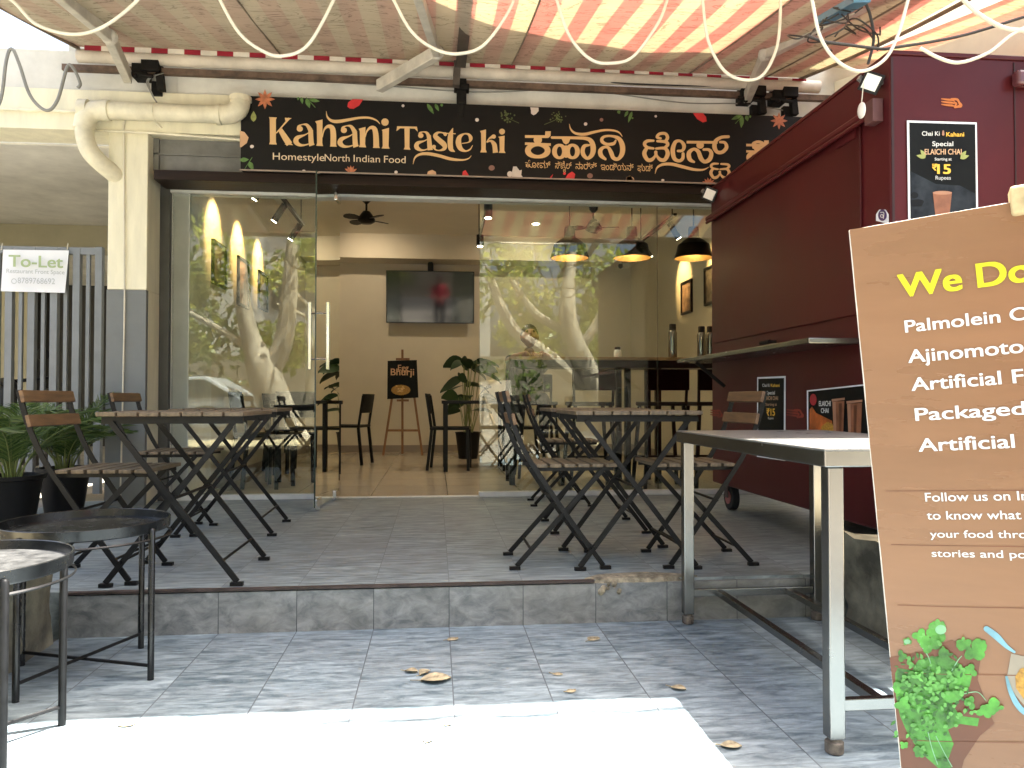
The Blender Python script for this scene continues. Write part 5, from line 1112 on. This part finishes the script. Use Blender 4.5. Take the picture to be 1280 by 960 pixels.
# ------------------------------------------------------------------ advertising board in the foreground
BO, BA, BB, BG, BH = Vector((.6678, .9995, .03)), -.6021, .0028, .0794, 1.15
bux = Vector((math.cos(BA), math.sin(BA), 0)); bn = Vector((math.sin(BA), -math.cos(BA), 0)); bup = Vector((0, 0, 1)) * math.cos(BB) - bn * math.sin(BB)
be1 = bux * math.cos(BG) + bup * math.sin(BG); be2 = -bux * math.sin(BG) + bup * math.cos(BG)
def BP(u, v, d=0.0): return BO + be1 * u + be2 * v + bn * d
def px2b(x, y):
    d = ray(x, y); t = (BO - CAM).dot(bn) / d.dot(bn); p = CAM + d * t - BO; return p.dot(be1), p.dot(be2)
ab = thing('advertising_board', 'large brown printed advertising board standing tilted at the right edge', 'advertising board', BO + bux * .3)
BW = .62
def bquad(u0, v0, u1, v1, d0, d1):
    return [BP(u0, v0, d0), BP(u1, v0, d0), BP(u1, v1, d0), BP(u0, v1, d0), BP(u0, v0, d1), BP(u1, v0, d1), BP(u1, v1, d1), BP(u0, v1, d1)]
F6 = [(0, 3, 2, 1), (4, 5, 6, 7), (0, 1, 5, 4), (1, 2, 6, 5), (2, 3, 7, 6), (3, 0, 4, 7)]
MB().add(bquad(0, 0, BW, BH, -.012, -.0006), F6).build('core', board_core, ab, bevel=.0015)
q = MB(); rnd = random.Random(4); pts = []
for k in range(41): pts.append((.0008 + rnd.uniform(0, .0012), BH * k / 40))
for k in range(1, 21): pts.append((BW * k / 20, BH - rnd.uniform(.0004, .0014)))
pts.append((BW, 0.001))
q.poly([BP(u, v, 0) for u, v in pts]); q.build('print', board_m, ab)
bk = mat('board_back', (.25, .2, .14), .8)
q = MB(); q.add([BP(u, v, d) for u, v, d in ((.08, .02, -.42), (.12, .02, -.42), (.12, .95, -.016), (.08, .95, -.016), (.08, .02, -.44), (.12, .02, -.44), (.12, .95, -.036), (.08, .95, -.036))], F6)
q.add([BP(u, v, d) for u, v, d in ((.5, .02, -.42), (.54, .02, -.42), (.54, .95, -.016), (.5, .95, -.016), (.5, .02, -.44), (.54, .02, -.44), (.54, .95, -.036), (.5, .95, -.036))], F6); q.build('rear_leg', bk, ab)
def btxt(s, x, y, h, m_, bold, x1=None, v=None):
    u, v_ = px2b(x, y); O = BP(u, v_, .0012); wdt = (px2b(x1, y)[0] - u) if x1 else None
    u2, v2 = px2b(x, y - h); text(s, ab, 'lettering', O, be1, be2, abs(v2 - v_) / .73, m_, width=wdt, bold=bold)
btxt('We Do', 1125, 371.5, 30, yellow_t, .05, 1293)
btxt('Palmolein O', 1132, 415.5, 16, white_t, .03, 1290)
btxt('Ajinomoto', 1136, 453.5, 17, white_t, .03, 1281)
btxt('Artificial F', 1140, 488.5, 17, white_t, .03, 1281)
btxt('Packaged', 1145, 526, 16.5, white_t, .03, 1283)
btxt('Artificial', 1149, 564.5, 17, white_t, .03, 1269)
btxt('Follow us on In', 1157, 627, 11.5, white_t, .016, 1286)
btxt('to know what', 1159, 649.5, 11, white_t, .016, 1277)
btxt('your food thro', 1163, 672, 9.5, white_t, .016, 1284)
btxt('stories and po', 1165, 696, 9.5, white_t, .016, 1283)
IB = lambda d: Ink(lambda x, y: BP(*px2b(x, y), d), bn)
I = IB(.0006)
for ya, yb_ in ((614, 613), (681, 684), (756.5, 761), (841, 845), (925, 929)):
    xa_ = 1085 + (ya - 480) * .104 + 8; I.ribbon([(xa_, ya, .9), (1190, (ya + yb_) / 2, .7), (1320, yb_, 1.1)], cap=False)
I.build('printed_plank_line', board_seam, ab)
I = IB(.0008); I.poly([(1112, 822), (1150, 815), (1190, 800), (1215, 812), (1226, 820), (1222, 850), (1240, 898), (1243, 905), (1225, 920), (1205, 950), (1200, 970), (1150, 985), (1128, 965), (1122, 910)]); I.build('printed_shadow', shadowprint, ab)
random.seed(21); I = IB(.001)
I.poly([(1119, 842), (1122, 835), (1140, 838), (1148, 825), (1165, 822), (1180, 818), (1200, 830), (1215, 845), (1212, 858), (1200, 870), (1190, 880), (1200, 895), (1224, 898), (1222, 908), (1200, 905), (1185, 912), (1192, 930), (1185, 950), (1190, 962), (1175, 962), (1150, 940), (1135, 918), (1125, 895), (1120, 870)])
for (x, y, r_) in ((1172, 790, 13), (1150, 795, 9), (1134, 802, 5), (1126, 820, 7), (1163, 805, 12), (1218, 812, 14), (1205, 805, 9), (1226, 806, 7), (1196, 846, 10), (1214, 838, 8), (1238, 882, 11), (1248, 884, 6), (1230, 890, 9), (1214, 878, 8), (1150, 938, 8), (1130, 930, 5), (1160, 900, 8), (1143, 850, 12), (1126, 858, 9), (1176, 820, 11), (1128, 880, 9), (1190, 865, 12)):
    for k in range(5): a = random.uniform(0, 6.3); I.ell(x + math.cos(a) * r_ * .55, y + math.sin(a) * r_ * .5, r_ * .6, r_ * .48, 9, a)
I.build('printed_coriander', herb, ab)
I = IB(.0014)
for (x, y, r_) in ((1172, 783, 9), (1155, 797, 6), (1216, 808, 8), (1190, 843, 7), (1176, 855, 10), (1165, 862, 8), (1146, 862, 8), (1203, 862, 7), (1241, 878, 6), (1151, 936, 6), (1140, 830, 6), (1166, 898, 6), (1158, 852, 6), (1130, 848, 5), (1200, 836, 6), (1180, 812, 5), (1216, 888, 5), (1150, 842, 5), (1136, 868, 5)):
    for k in range(4): a = random.uniform(0, 6.3); I.ell(x + math.cos(a) * r_ * .6, y + math.sin(a) * r_ * .5, r_ * .55, r_ * .36, 8, a)
rl_ = random.Random(5)
for k in range(95):
    x = rl_.gauss(1165, 24); y = rl_.gauss(862, 28)
    if abs(x - 1165) < 48 and 800 < y < 925: I.leaf(x, y, rl_.uniform(4, 9), rl_.uniform(3, 6), rl_.uniform(0, 6.3))
I.build('printed_coriander_light', herb2, ab)
hd = mat('printed_coriander_dark', (0.03, 0.12, 0.014), .45, var=.3); I = IB(.0012)
for k in range(120):
    x = rl_.gauss(1165, 26); y = rl_.gauss(868, 30)
    if abs(x - 1165) < 46 and 815 < y < 950: I.leaf(x, y, rl_.uniform(4, 10), rl_.uniform(2, 4.5), rl_.uniform(0, 6.3))
I.build('printed_coriander_shade', hd, ab)
I = IB(.0018); I.ell(1176, 787, 7, 6, 12); I.build('printed_coriander_leaf', herb3, ab); I = IB(.0018); I.ell(1134, 802, 4, 3); I.build('printed_coriander_leaf', herb3, ab)
for pts in ([(1190, 838, 1.4), (1197, 826, 1.2), (1202, 820, 1)], [(1150, 805, 1.4), (1160, 820, 1.2), (1164, 832, 1)], [(1205, 867, 1.2), (1222, 865, 1), (1232, 875, 1)], [(1170, 920, 1), (1180, 940, 1), (1190, 958, 1.2)], [(1160, 915, 1), (1165, 935, 1), (1172, 955, 1.2)]):
    I = IB(.0018); I.ribbon(pts); I.build('printed_coriander_stem', herb3, ab)
I = IB(.001); I.poly([(1264, 817), (1300, 825), (1320, 895), (1290, 892), (1270, 870), (1258, 850)]); I.build('printed_bowl', bowlrim, ab)
I = IB(.0014); I.ribbon([(1233, 786, 7), (1246, 796, 8), (1258, 808, 5), (1268, 815, 3)]).ribbon([(1258, 846, 3), (1264, 866, 6), (1276, 886, 7), (1300, 902, 6)]); I.build('printed_spoon', bowlblue, ab)
I = IB(.0016); I.poly([(1275, 836), (1290, 832), (1310, 850), (1305, 880), (1284, 880), (1270, 860), (1269, 846)]); I.build('printed_spice', turm, ab)
cu, cv = px2b(1277, 257); q = MB(); q.add(bquad(cu - .012, BH - .02, cu + .1, BH + .018, -.02, .014), F6); wc = q.build('wooden_strip', mat('raw_wood', (.5, .38, .2), .7, var=.3, scale=14, bump=.3), ab, bevel=.004)

# ------------------------------------------------------------------ potted palms
def palm(lab, c, pr, ph, H, seed, n):
    rg = random.Random(seed); c = Vector(c); t = thing('potted_palm', lab, 'potted palm', c, 'potted palms before the gate')
    MB().lathe([(pr * .72, 0), (pr * .95, ph * .9), (pr * 1.06, ph * .92), (pr * 1.06, ph), (pr * .96, ph), (pr * .94, ph * .93), (.0001, ph * .9)], c, 28).build('pot', pot_m, t, smooth=True)
    MB().lathe([(pr * .93, ph * .905), (.0001, ph * .93)], c, 20).build('soil', soil, t)
    q = MB(); s = MB()
    for k in range(n):
        a = 2 * math.pi * k / n + rg.uniform(-.4, .4); L_ = H * rg.uniform(.7, 1.1); sp = rg.uniform(.35, 1.0); d = Vector((math.cos(a), math.sin(a), 0)); b0 = c + Vector((0, 0, ph * .9)) + d * rg.uniform(.01, .05)
        pts = [b0 + d * (L_ * sp * (u ** 1.6)) + Vector((0, 0, L_ * (u - .5 * sp * u ** 2.4))) for u in [i / 12 for i in range(13)]]
        s.tube(pts, [.006 * (1 - .75 * i / 12) for i in range(13)], 5)
        for i in range(44):
            u = .2 + .79 * i / 43; j = min(int(u * 12), 11); p = pts[j].lerp(pts[j + 1], u * 12 - j); tg_ = (pts[j + 1] - pts[j]).normalized(); sd = tg_.cross(Vector((0, 0, 1))); sd = sd.normalized() if sd.length > .01 else Vector((1, 0, 0)); up = sd.cross(tg_)
            ll = H * .3 * math.sin(math.pi * (.12 + .8 * (i / 43))) ** .7 * rg.uniform(.85, 1.1)
            for sg_ in (-1, 1):
                dr_ = (sd * sg_ * .75 + tg_ * .75 + up * .15 + Vector((0, 0, rg.uniform(-.25, .1)))).normalized(); wv = dr_.cross(up).normalized() * .0036
                e1_ = p + dr_ * ll * .5 + Vector((0, 0, .0)); e2_ = p + dr_ * ll + Vector((0, 0, -.16 * ll))
                q.add([p - wv * .4, p + wv * .4, e1_ + wv, e2_, e1_ - wv], [(0, 1, 2, 3, 4)])
    q.build('fronds', palm_l, t); s.build('stem', palm_s, t, smooth=True); return t
palm('potted areca palm cut by the left edge in front of the gate', PZ(14, 656, .18), .17, .3, .66, 5, 19)
palm('potted areca palm behind the folding chair, right of its neighbour', PZ(80, 640, .18), .16, .3, .6, 8, 17)

# ------------------------------------------------------------------ litter on the forecourt
def dead_leaf(lab, px, py, s, a, z=0.006, curl=.25):
    p = PZ(px, py, z); q = MB(); n = 9; rows = []
    for i in range(n):
        t = i / (n - 1); w_ = s * .42 * math.sin(math.pi * (t * .94 + .03)) ** .8
        zc_ = curl * s * (.25 * math.sin(t * 3)); rows.append([(t * s - s / 2, -w_, zc_ + curl * s * .28), (t * s - s / 2, -w_ * .5, zc_ + .001), (t * s - s / 2, 0, zc_ + .004), (t * s - s / 2, w_ * .5, zc_ + .001), (t * s - s / 2, w_, zc_ + curl * s * .2)])
    M_ = Matrix.Rotation(a, 3, 'Z'); vs = [p + M_ @ Vector(v) for r_ in rows for v in r_]; fs = [(i * 5 + j, i * 5 + j + 1, i * 5 + j + 6, i * 5 + j + 5) for i in range(n - 1) for j in range(4)]
    q.add(vs, fs); tip = p + M_ @ Vector((-s / 2 - s * .35, s * .05, .004)); q.tube([p + M_ @ Vector((-s / 2, 0, .003)), tip], .0015, 5)
    q.build('dry_leaf', dryleaf, None, smooth='all', label=lab, cat='leaf', group='dry leaves on the forecourt')
dead_leaf('largest curled dry leaf lying on the grey tiles below the step', 545, 850, .1, .1)
dead_leaf('small curled dry leaf touching the largest leaf on its left', 531, 842, .05, .9, curl=.5)
dead_leaf('dry leaf furthest left of the cluster on the tiles', 514, 840, .045, -.3, curl=.45)
dead_leaf('brown dry leaf near the sunlit corner beside the steel table', 848, 861, .05, -.6, curl=.3)
dead_leaf('pale dry leaf in front of the steel table leg near the lower edge', 914, 933, .055, -.2)
dead_leaf('tiny yellow dry leaf between the leaf cluster and the sunlit corner', 697, 843, .035, -.3, curl=.15)
dead_leaf('tiny pale dry leaf just above the sunlit edge', 714, 864, .035, .5, curl=.15)
dead_leaf('reddish dry scrap on the tiles under the middle of the step', 566, 799, .05, .6, curl=.1)
dead_leaf('brown leaf scrap lying in the sunlit patch at its left', 160, 905, .05, .4, curl=.1)
dead_leaf('dark leaf scrap lying in the middle of the sunlit patch', 560, 905, .03, .9, curl=.2)
dead_leaf('small yellow leaf scrap in the sunlit patch near the bottom edge', 535, 925, .035, 1.3, curl=.2)
dead_leaf('yellow dry leaf under the broken step edge', 742, 799, .06, .8, curl=.15)

# ------------------------------------------------------------------ people
def skin_person(name, joints, edges, mats_fn, mats, parent=None, sub=2):
    me = bpy.data.meshes.new(name); names = list(joints); me.from_pydata([joints[k][0] for k in names], [(names.index(a), names.index(b)) for a, b in edges], [])
    o = bpy.data.objects.new('tmp', me); COL.objects.link(o); sk_ = o.modifiers.new('s', 'SKIN'); 
    for i, k in enumerate(names):
        r_ = joints[k][1]; me.skin_vertices[0].data[i].radius = r_ if isinstance(r_, tuple) else (r_, r_)
    me.skin_vertices[0].data[names.index('pelvis')].use_root = True
    sd = o.modifiers.new('d', 'SUBSURF'); sd.levels = sub; sd.render_levels = sub
    bpy.context.view_layer.update(); dg = bpy.context.evaluated_depsgraph_get(); em = bpy.data.meshes.new_from_object(o.evaluated_get(dg)); bpy.data.objects.remove(o)
    em.materials.clear()
    for m_ in mats: em.materials.append(m_)
    for p in em.polygons: p.material_index = mats_fn(p.center); p.use_smooth = True
    r = bpy.data.objects.new(name, em); COL.objects.link(r); return r
def head_on(parent, c, face, tilt=0.0):
    # head with face, facing direction `face`
    fz = Vector(face).normalized(); sx_ = fz.cross(Vector((0, 0, 1))).normalized(); T = lambda v: c + sx_ * v[0] + fz * (v[1] * math.cos(tilt) + v[2] * math.sin(tilt)) + Vector((0, 0, 1)) * (v[2] * math.cos(tilt) - v[1] * math.sin(tilt))
    q = MB(); h = MB(); n_, m__ = 20, 14
    q.sphere((0, 0, 0), .105, n_, m__, .78, .92, 1.12)
    for v in q.v:
        if v.z < -.02: v.x *= 1 - .35 * min(1, (-v.z - .02) / .1); v.y = v.y * (1 - .12 * min(1, (-v.z - .02) / .1)) + .008
        if v.y > .05 and abs(v.x) < .02 and -.035 < v.z < .02: v.y += .022
    q.v = [T(v) for v in q.v]; ho = q.build('head', skin, parent, smooth=True)
    for s in (-1, 1):
        e_ = MB(); e_.sphere((s * .032, .088, .012), .012, 8, 6); e_.v = [T(v) for v in e_.v]; e_.build('eye', mat('eye_dark', (.02, .015, .012), .2), ho)
        e_ = MB(); e_.sphere((s * .083, -.005, 0), .026, 8, 6, .35, .6, 1.1); e_.v = [T(v) for v in e_.v]; e_.build('ear', skin, ho, smooth=True)
    e_ = MB(); e_.sphere((0, .088, -.055), .02, 8, 6, 1.1, .45, .3); e_.v = [T(v) for v in e_.v]; e_.build('mouth', mat('lip', (.16, .06, .05), .5), ho, smooth=True)
    h.sphere((0, -.012, .022), .112, 20, 12, .8, .93, 1.05); h.v = [v for v in h.v]
    for v in h.v:
        if v.z < .02 and v.y > 0: v.y *= .3; v.x *= .85
        elif v.z < -.03: v.z = -.03 + (v.z + .03) * .4; v.x *= .9; v.y *= .95
    h.v = [T(v) for v in h.v]; h.build('hair', hair_m, ho, smooth=True)
def fingers(parent, w_, d, up, s=1):
    d = Vector(d).normalized(); up = Vector(up).normalized(); sd = d.cross(up)
    for k, (o_, l_) in enumerate(((-.03, .065), (-.01, .075), (.01, .07), (.03, .055))):
        q = MB(); b0 = w_ + d * .08 + sd * o_; q.tube([b0 - d * .04, b0 + d * l_ * .5, b0 + d * l_ * .85 - up * .02, b0 + d * l_ - up * .04], [.011, .009, .008, .006], 8); q.build('finger', skin, parent, smooth=True)
    q = MB(); q.tube([w_ + d * .03 + sd * .03 * s, w_ + d * .06 + sd * .06 * s, w_ + d * .09 + sd * .065 * s - up * .01], [.012, .011, .007], 8); q.build('thumb', skin, parent, smooth=True)
# guest seated on the far side of the bar, bent over the counter
hx = PY(662, 420, 7.42).x
gp = thing('person', 'person in a black t-shirt seated behind the bar with head bent down', 'person', (hx, 7.5, .18))
hz_ = PY(662, 421, 7.4).z
J = {'pelvis': ((hx, 7.55, .98), (.15, .12)), 'belly': ((hx, 7.54, 1.1), (.145, .11)), 'chest': ((hx, 7.5, hz_ - .36), (.16, .115)), 'neck': ((hx, 7.46, hz_ - .17), (.062, .062)), 'jaw': ((hx, 7.44, hz_ - .09), (.055, .055))}
Ed = [('pelvis', 'belly'), ('belly', 'chest'), ('chest', 'neck'), ('neck', 'jaw')]
for s, nm in ((-1, 'l'), (1, 'r')):
    J.update({'sh' + nm: ((hx + s * .17, 7.5, hz_ - .25), .06), 'el' + nm: ((hx + s * .21, 7.36, zt + .03), .044), 'wr' + nm: ((hx + s * .08, 7.14, zt + .065), .03), 'pa' + nm: ((hx + s * .06, 7.08, zt + .07), (.036, .02)),
              'hp' + nm: ((hx + s * .09, 7.53, .97), .095), 'kn' + nm: ((hx + s * .12, 7.22, .92), .065), 'an' + nm: ((hx + s * .12, 7.3, .5), .042), 'to' + nm: ((hx + s * .12, 7.2, .46), .035)})
    Ed += [('chest', 'sh' + nm), ('sh' + nm, 'el' + nm), ('el' + nm, 'wr' + nm), ('wr' + nm, 'pa' + nm), ('pelvis', 'hp' + nm), ('hp' + nm, 'kn' + nm), ('kn' + nm, 'an' + nm), ('an' + nm, 'to' + nm)]
def gm(c):
    if c.z < .99 and c.z < zt - .1: return 2
    if c.z > hz_ - .2 and abs(c.x - hx) < .09: return 0
    if c.y < 7.28: return 0
    return 1
g = skin_person('body', J, Ed, gm, [skin, tee, trouser]); g.parent = gp; g.location = -wpos(gp); WPOS[g.name] = Vector((0, 0, 0))
head_on(gp, Vector((hx, 7.42, hz_)), (0, -1, 0), -.45)
for s in (-1, 1): fingers(gp, Vector((hx + s * .06, 7.1, zt + .07)), (-s * .3, -1, -.1), (0, 0, 1), s)
# photographer in red whose reflection shows in the television
px0, py0 = .12, -.62
pp = thing('person', 'person in a red t-shirt standing in the street, seen only mirrored in the television', 'person', (px0, py0, 0))
J = {'pelvis': ((px0, py0, .93), (.15, .11)), 'belly': ((px0, py0, 1.08), (.14, .1)), 'chest': ((px0, py0, 1.3), (.165, .11)), 'neck': ((px0, py0 + .02, 1.48), (.06, .06)), 'jaw': ((px0, py0 + .04, 1.56), (.055, .055))}
Ed = [('pelvis', 'belly'), ('belly', 'chest'), ('chest', 'neck'), ('neck', 'jaw')]
for s, nm in ((-1, 'l'), (1, 'r')):
    J.update({'sh' + nm: ((px0 + s * .18, py0, 1.4), .06), 'el' + nm: ((px0 + s * .22, py0 + .03, 1.13), .045), 'wr' + nm: ((px0 + s * .1, py0 + .27, 1.08), .03), 'pa' + nm: ((px0 + s * .07, py0 + .34, 1.08), (.036, .02)),
              'hp' + nm: ((px0 + s * .09, py0, .88), .095), 'kn' + nm: ((px0 + s * .1, py0 + .02, .49), .062), 'an' + nm: ((px0 + s * .1, py0 - .02, .1), .043), 'to' + nm: ((px0 + s * .11, py0 + .12, .045), .04)})
    Ed += [('chest', 'sh' + nm), ('sh' + nm, 'el' + nm), ('el' + nm, 'wr' + nm), ('wr' + nm, 'pa' + nm), ('pelvis', 'hp' + nm), ('hp' + nm, 'kn' + nm), ('kn' + nm, 'an' + nm), ('an' + nm, 'to' + nm)]
g = skin_person('body', J, Ed, lambda c: 2 if c.z < .95 else (0 if (c.z > 1.47 and abs(c.x - px0) < .09) or c.y > py0 + .16 else 1), [skin, redtee, trouser]); g.parent = pp; g.location = -wpos(pp)
head_on(pp, Vector((px0, py0 + .04, 1.65)), (0, 1, 0), 0)
for s in (-1, 1): fingers(pp, Vector((px0 + s * .07, py0 + .32, 1.08)), (-s * .3, 1, 0), (0, 0, 1), -s)

# ------------------------------------------------------------------ the street behind the viewpoint, mirrored in the glass
def leaf_cloud(q, c, rx, ry, rz, n, s, rg):
    c = Vector(c)
    for i in range(n):
        while True:
            v = Vector((rg.uniform(-1, 1), rg.uniform(-1, 1), rg.uniform(-1, 1)))
            if .35 < v.length < 1: break
        p = c + Vector((v.x * rx, v.y * ry, v.z * rz)); a = Vector((rg.gauss(0, 1), rg.gauss(0, 1), rg.gauss(0, 1))).normalized(); b = a.cross(Vector((rg.gauss(0, 1), rg.gauss(0, 1), rg.gauss(0, 1)))).normalized(); L_ = s * rg.uniform(.6, 1.3)
        q.add([p - a * L_, p + b * L_ * .45, p + a * L_, p - b * L_ * .45], [(0, 1, 2, 3)])
def street_tree(lab, base, trunk, limbs, crowns, seed, nleaf=650, ls=.1):
    rg = random.Random(seed); base = Vector(base); t = thing('street_tree', lab, 'tree', base, 'pale barked trees across the street'); q = MB()
    q.tube(crom([tuple(base + Vector(p)) for p, r_ in trunk], 4), [x for (x,) in crom([(r_,) for p, r_ in trunk], 4)], 12); q.build('trunk', bark, t, smooth=True)
    for lb in limbs: q = MB(); q.tube(crom([tuple(base + Vector(p)) for p, r_ in lb], 4), [x for (x,) in crom([(r_,) for p, r_ in lb], 4)], 9); q.build('limb', bark, t, smooth=True)
    q = MB()
    for cx, cy, cz, r_ in crowns:
        for k in range(7):
            o_ = Vector((rg.gauss(0, .45), rg.gauss(0, .45), rg.gauss(0, .3))) * r_; leaf_cloud(q, base + Vector((cx, cy, cz)) + o_, r_ * .5, r_ * .5, r_ * .38, nleaf // 7, ls, rg)
    q.build('crown', tree_l, t); return t
# mirrored depth of a thing at Y is 12 - Y
street_tree('leaning pale tree trunk mirrored in the middle of the right glass', (3.15, -2.6, 0), [((.35, 0, -.05), .3), ((.1, 0, .6), .26), ((-.25, 0, 1.5), .23), ((-.55, 0, 2.2), .2), ((-.62, 0, 2.8), .16), ((-.5, -.2, 3.8), .1)],
            [[((-.3, 0, 1.2), .15), ((-1.0, .1, 1.75), .14), ((-1.7, .1, 2.3), .12), ((-2.1, 0, 3.2), .08)], [((-.45, 0, 1.9), .12), ((-.1, 0, 2.3), .09), ((.25, 0, 3.1), .06)], [((-.55, 0, 2.2), .1), ((-1.2, -.2, 2.6), .08), ((-1.7, -.2, 3.3), .05)]],
            [(-.6, -.6, 3.6, 1.3), (-1.9, -.3, 3.3, 1.1), (.5, -.4, 3.1, 1.0), (-1.1, -1.2, 2.6, .9), (.2, -1.6, 2.2, .8)], 31)
street_tree('thick forked pale tree trunk mirrored in the left glass', (-2.95, -1.9, 0), [((.5, 0, -.05), .42), ((.3, 0, .45), .33), ((.05, 0, 1.1), .3), ((-.1, 0, 1.55), .28), ((-.28, 0, 2.0), .17), ((-.45, 0, 2.8), .14), ((-.5, 0, 4), .09)],
            [[((0, 0, 1.4), .2), ((.25, 0, 1.9), .17), ((.35, 0, 2.6), .15), ((.4, -.1, 3.8), .1)], [((-.15, 0, 1.7), .08), ((-.7, 0, 2.1), .06), ((-1.4, 0, 2.5), .04)]],
            [(-.6, -.8, 3.6, 1.2), (.7, -.6, 3.9, 1.1), (-1.9, -.9, 2.9, 1.1), (-2.2, -1.5, 1.9, .9)], 32)
street_tree('slim young pale tree with a forked top mirrored beside the door handle', (-2.75, -4.2, 0), [((.0, 0, -.05), .2), ((.12, 0, .6), .15), ((.28, 0, 1.6), .12), ((.36, 0, 2.2), .1), ((.5, 0, 3.0), .06)],
            [[((.3, 0, 1.9), .09), ((.1, 0, 2.3), .07), ((.15, 0, 2.6), .05), ((-.5, 0, 2.9), .03)], [((.36, 0, 2.3), .07), ((.75, 0, 2.9), .05), ((1.2, 0, 3.5), .03)], [((.4, 0, 2.6), .05), ((-.2, 0, 3.2), .04)]],
            [(.4, -.5, 3.5, 1.0), (1.3, -1.0, 2.7, .9), (-.3, -1.2, 2.0, .8), (1.0, -1.4, 1.6, .8)], 33)
q = MB(); rg = random.Random(77)
for k in range(46): leaf_cloud(q, (rg.uniform(-13, 11), rg.uniform(-9.2, -7.8), rg.uniform(.5, 4.6)), 1.0, .6, .8, 130, .12, rg)
q.build('hedge_foliage', hedge_l, None, label='far off bushy green hedge and leaves across the street mirrored in the glass', kind='stuff')
box((-16, -10.6, 0), (16, -10.4, 2.2)).build('compound_wall', brickw, None, label='plain compound wall across the street behind the hedge', cat='wall')
ob = thing('street_building', 'pale plastered building standing across the street', 'building', (0, -18, 0))
box((-22, -24, 0), (2, -16, 9)).build('wall', white_p, ob); m = MB()
for i in range(6):
    for z in (1.0, 4.2, 7): m.box((-21 + i * 3.8, -15.995, z), (-19.4 + i * 3.8, -15.9, z + 1.3))
m.build('window', carglass, ob)
# silver car at the kerb
cr_ = thing('parked_car', 'silver parked car mirrored in the left glass', 'car', (-5.4, -5.2, -.03))
CX, CY = -5.3, -5.2
prof = [(-2.0, .35), (-2.05, .7), (-1.9, .85), (-1.3, .92), (-.7, 1.38), (.6, 1.42), (1.3, 1.0), (1.95, .92), (2.08, .7), (2.05, .35)]
q = MB(); q.poly([(CX + x, CY - .8, z - .0) for x, z in prof], (0, 1.6, 0)); q.build('body', carpaint, cr_, bevel=.06)
q = MB(); wp = [(-1.15, .95), (-.66, 1.32), (.55, 1.35), (1.15, 1.0)]
for y in (CY + .802, CY - .812): q.poly([(CX + x, y, z) for x, z in wp], (0, .01, 0))
q.build('side_window', carglass, cr_)
for x in (-1.3, 1.3):
    for y in (CY + .72, CY - .72):
        q = MB(); q.tube([(CX + x, y - .1, .3), (CX + x, y + .1, .3)], .31, 24); wl_ = q.build('wheel', tyre, cr_, smooth=True); q = MB(); q.tube([(CX + x, y - .105, .3), (CX + x, y + .105, .3)], .19, 16); q.build('rim', chrome, wl_, smooth=True)
q = MB(); q.box((CX - 2.06, CY + .45, .62), (CX - 1.9, CY + .78, .74)).box((CX + 1.95, CY + .45, .66), (CX + 2.09, CY + .78, .78)); q.build('headlight', white_plastic, cr_, bevel=.02)
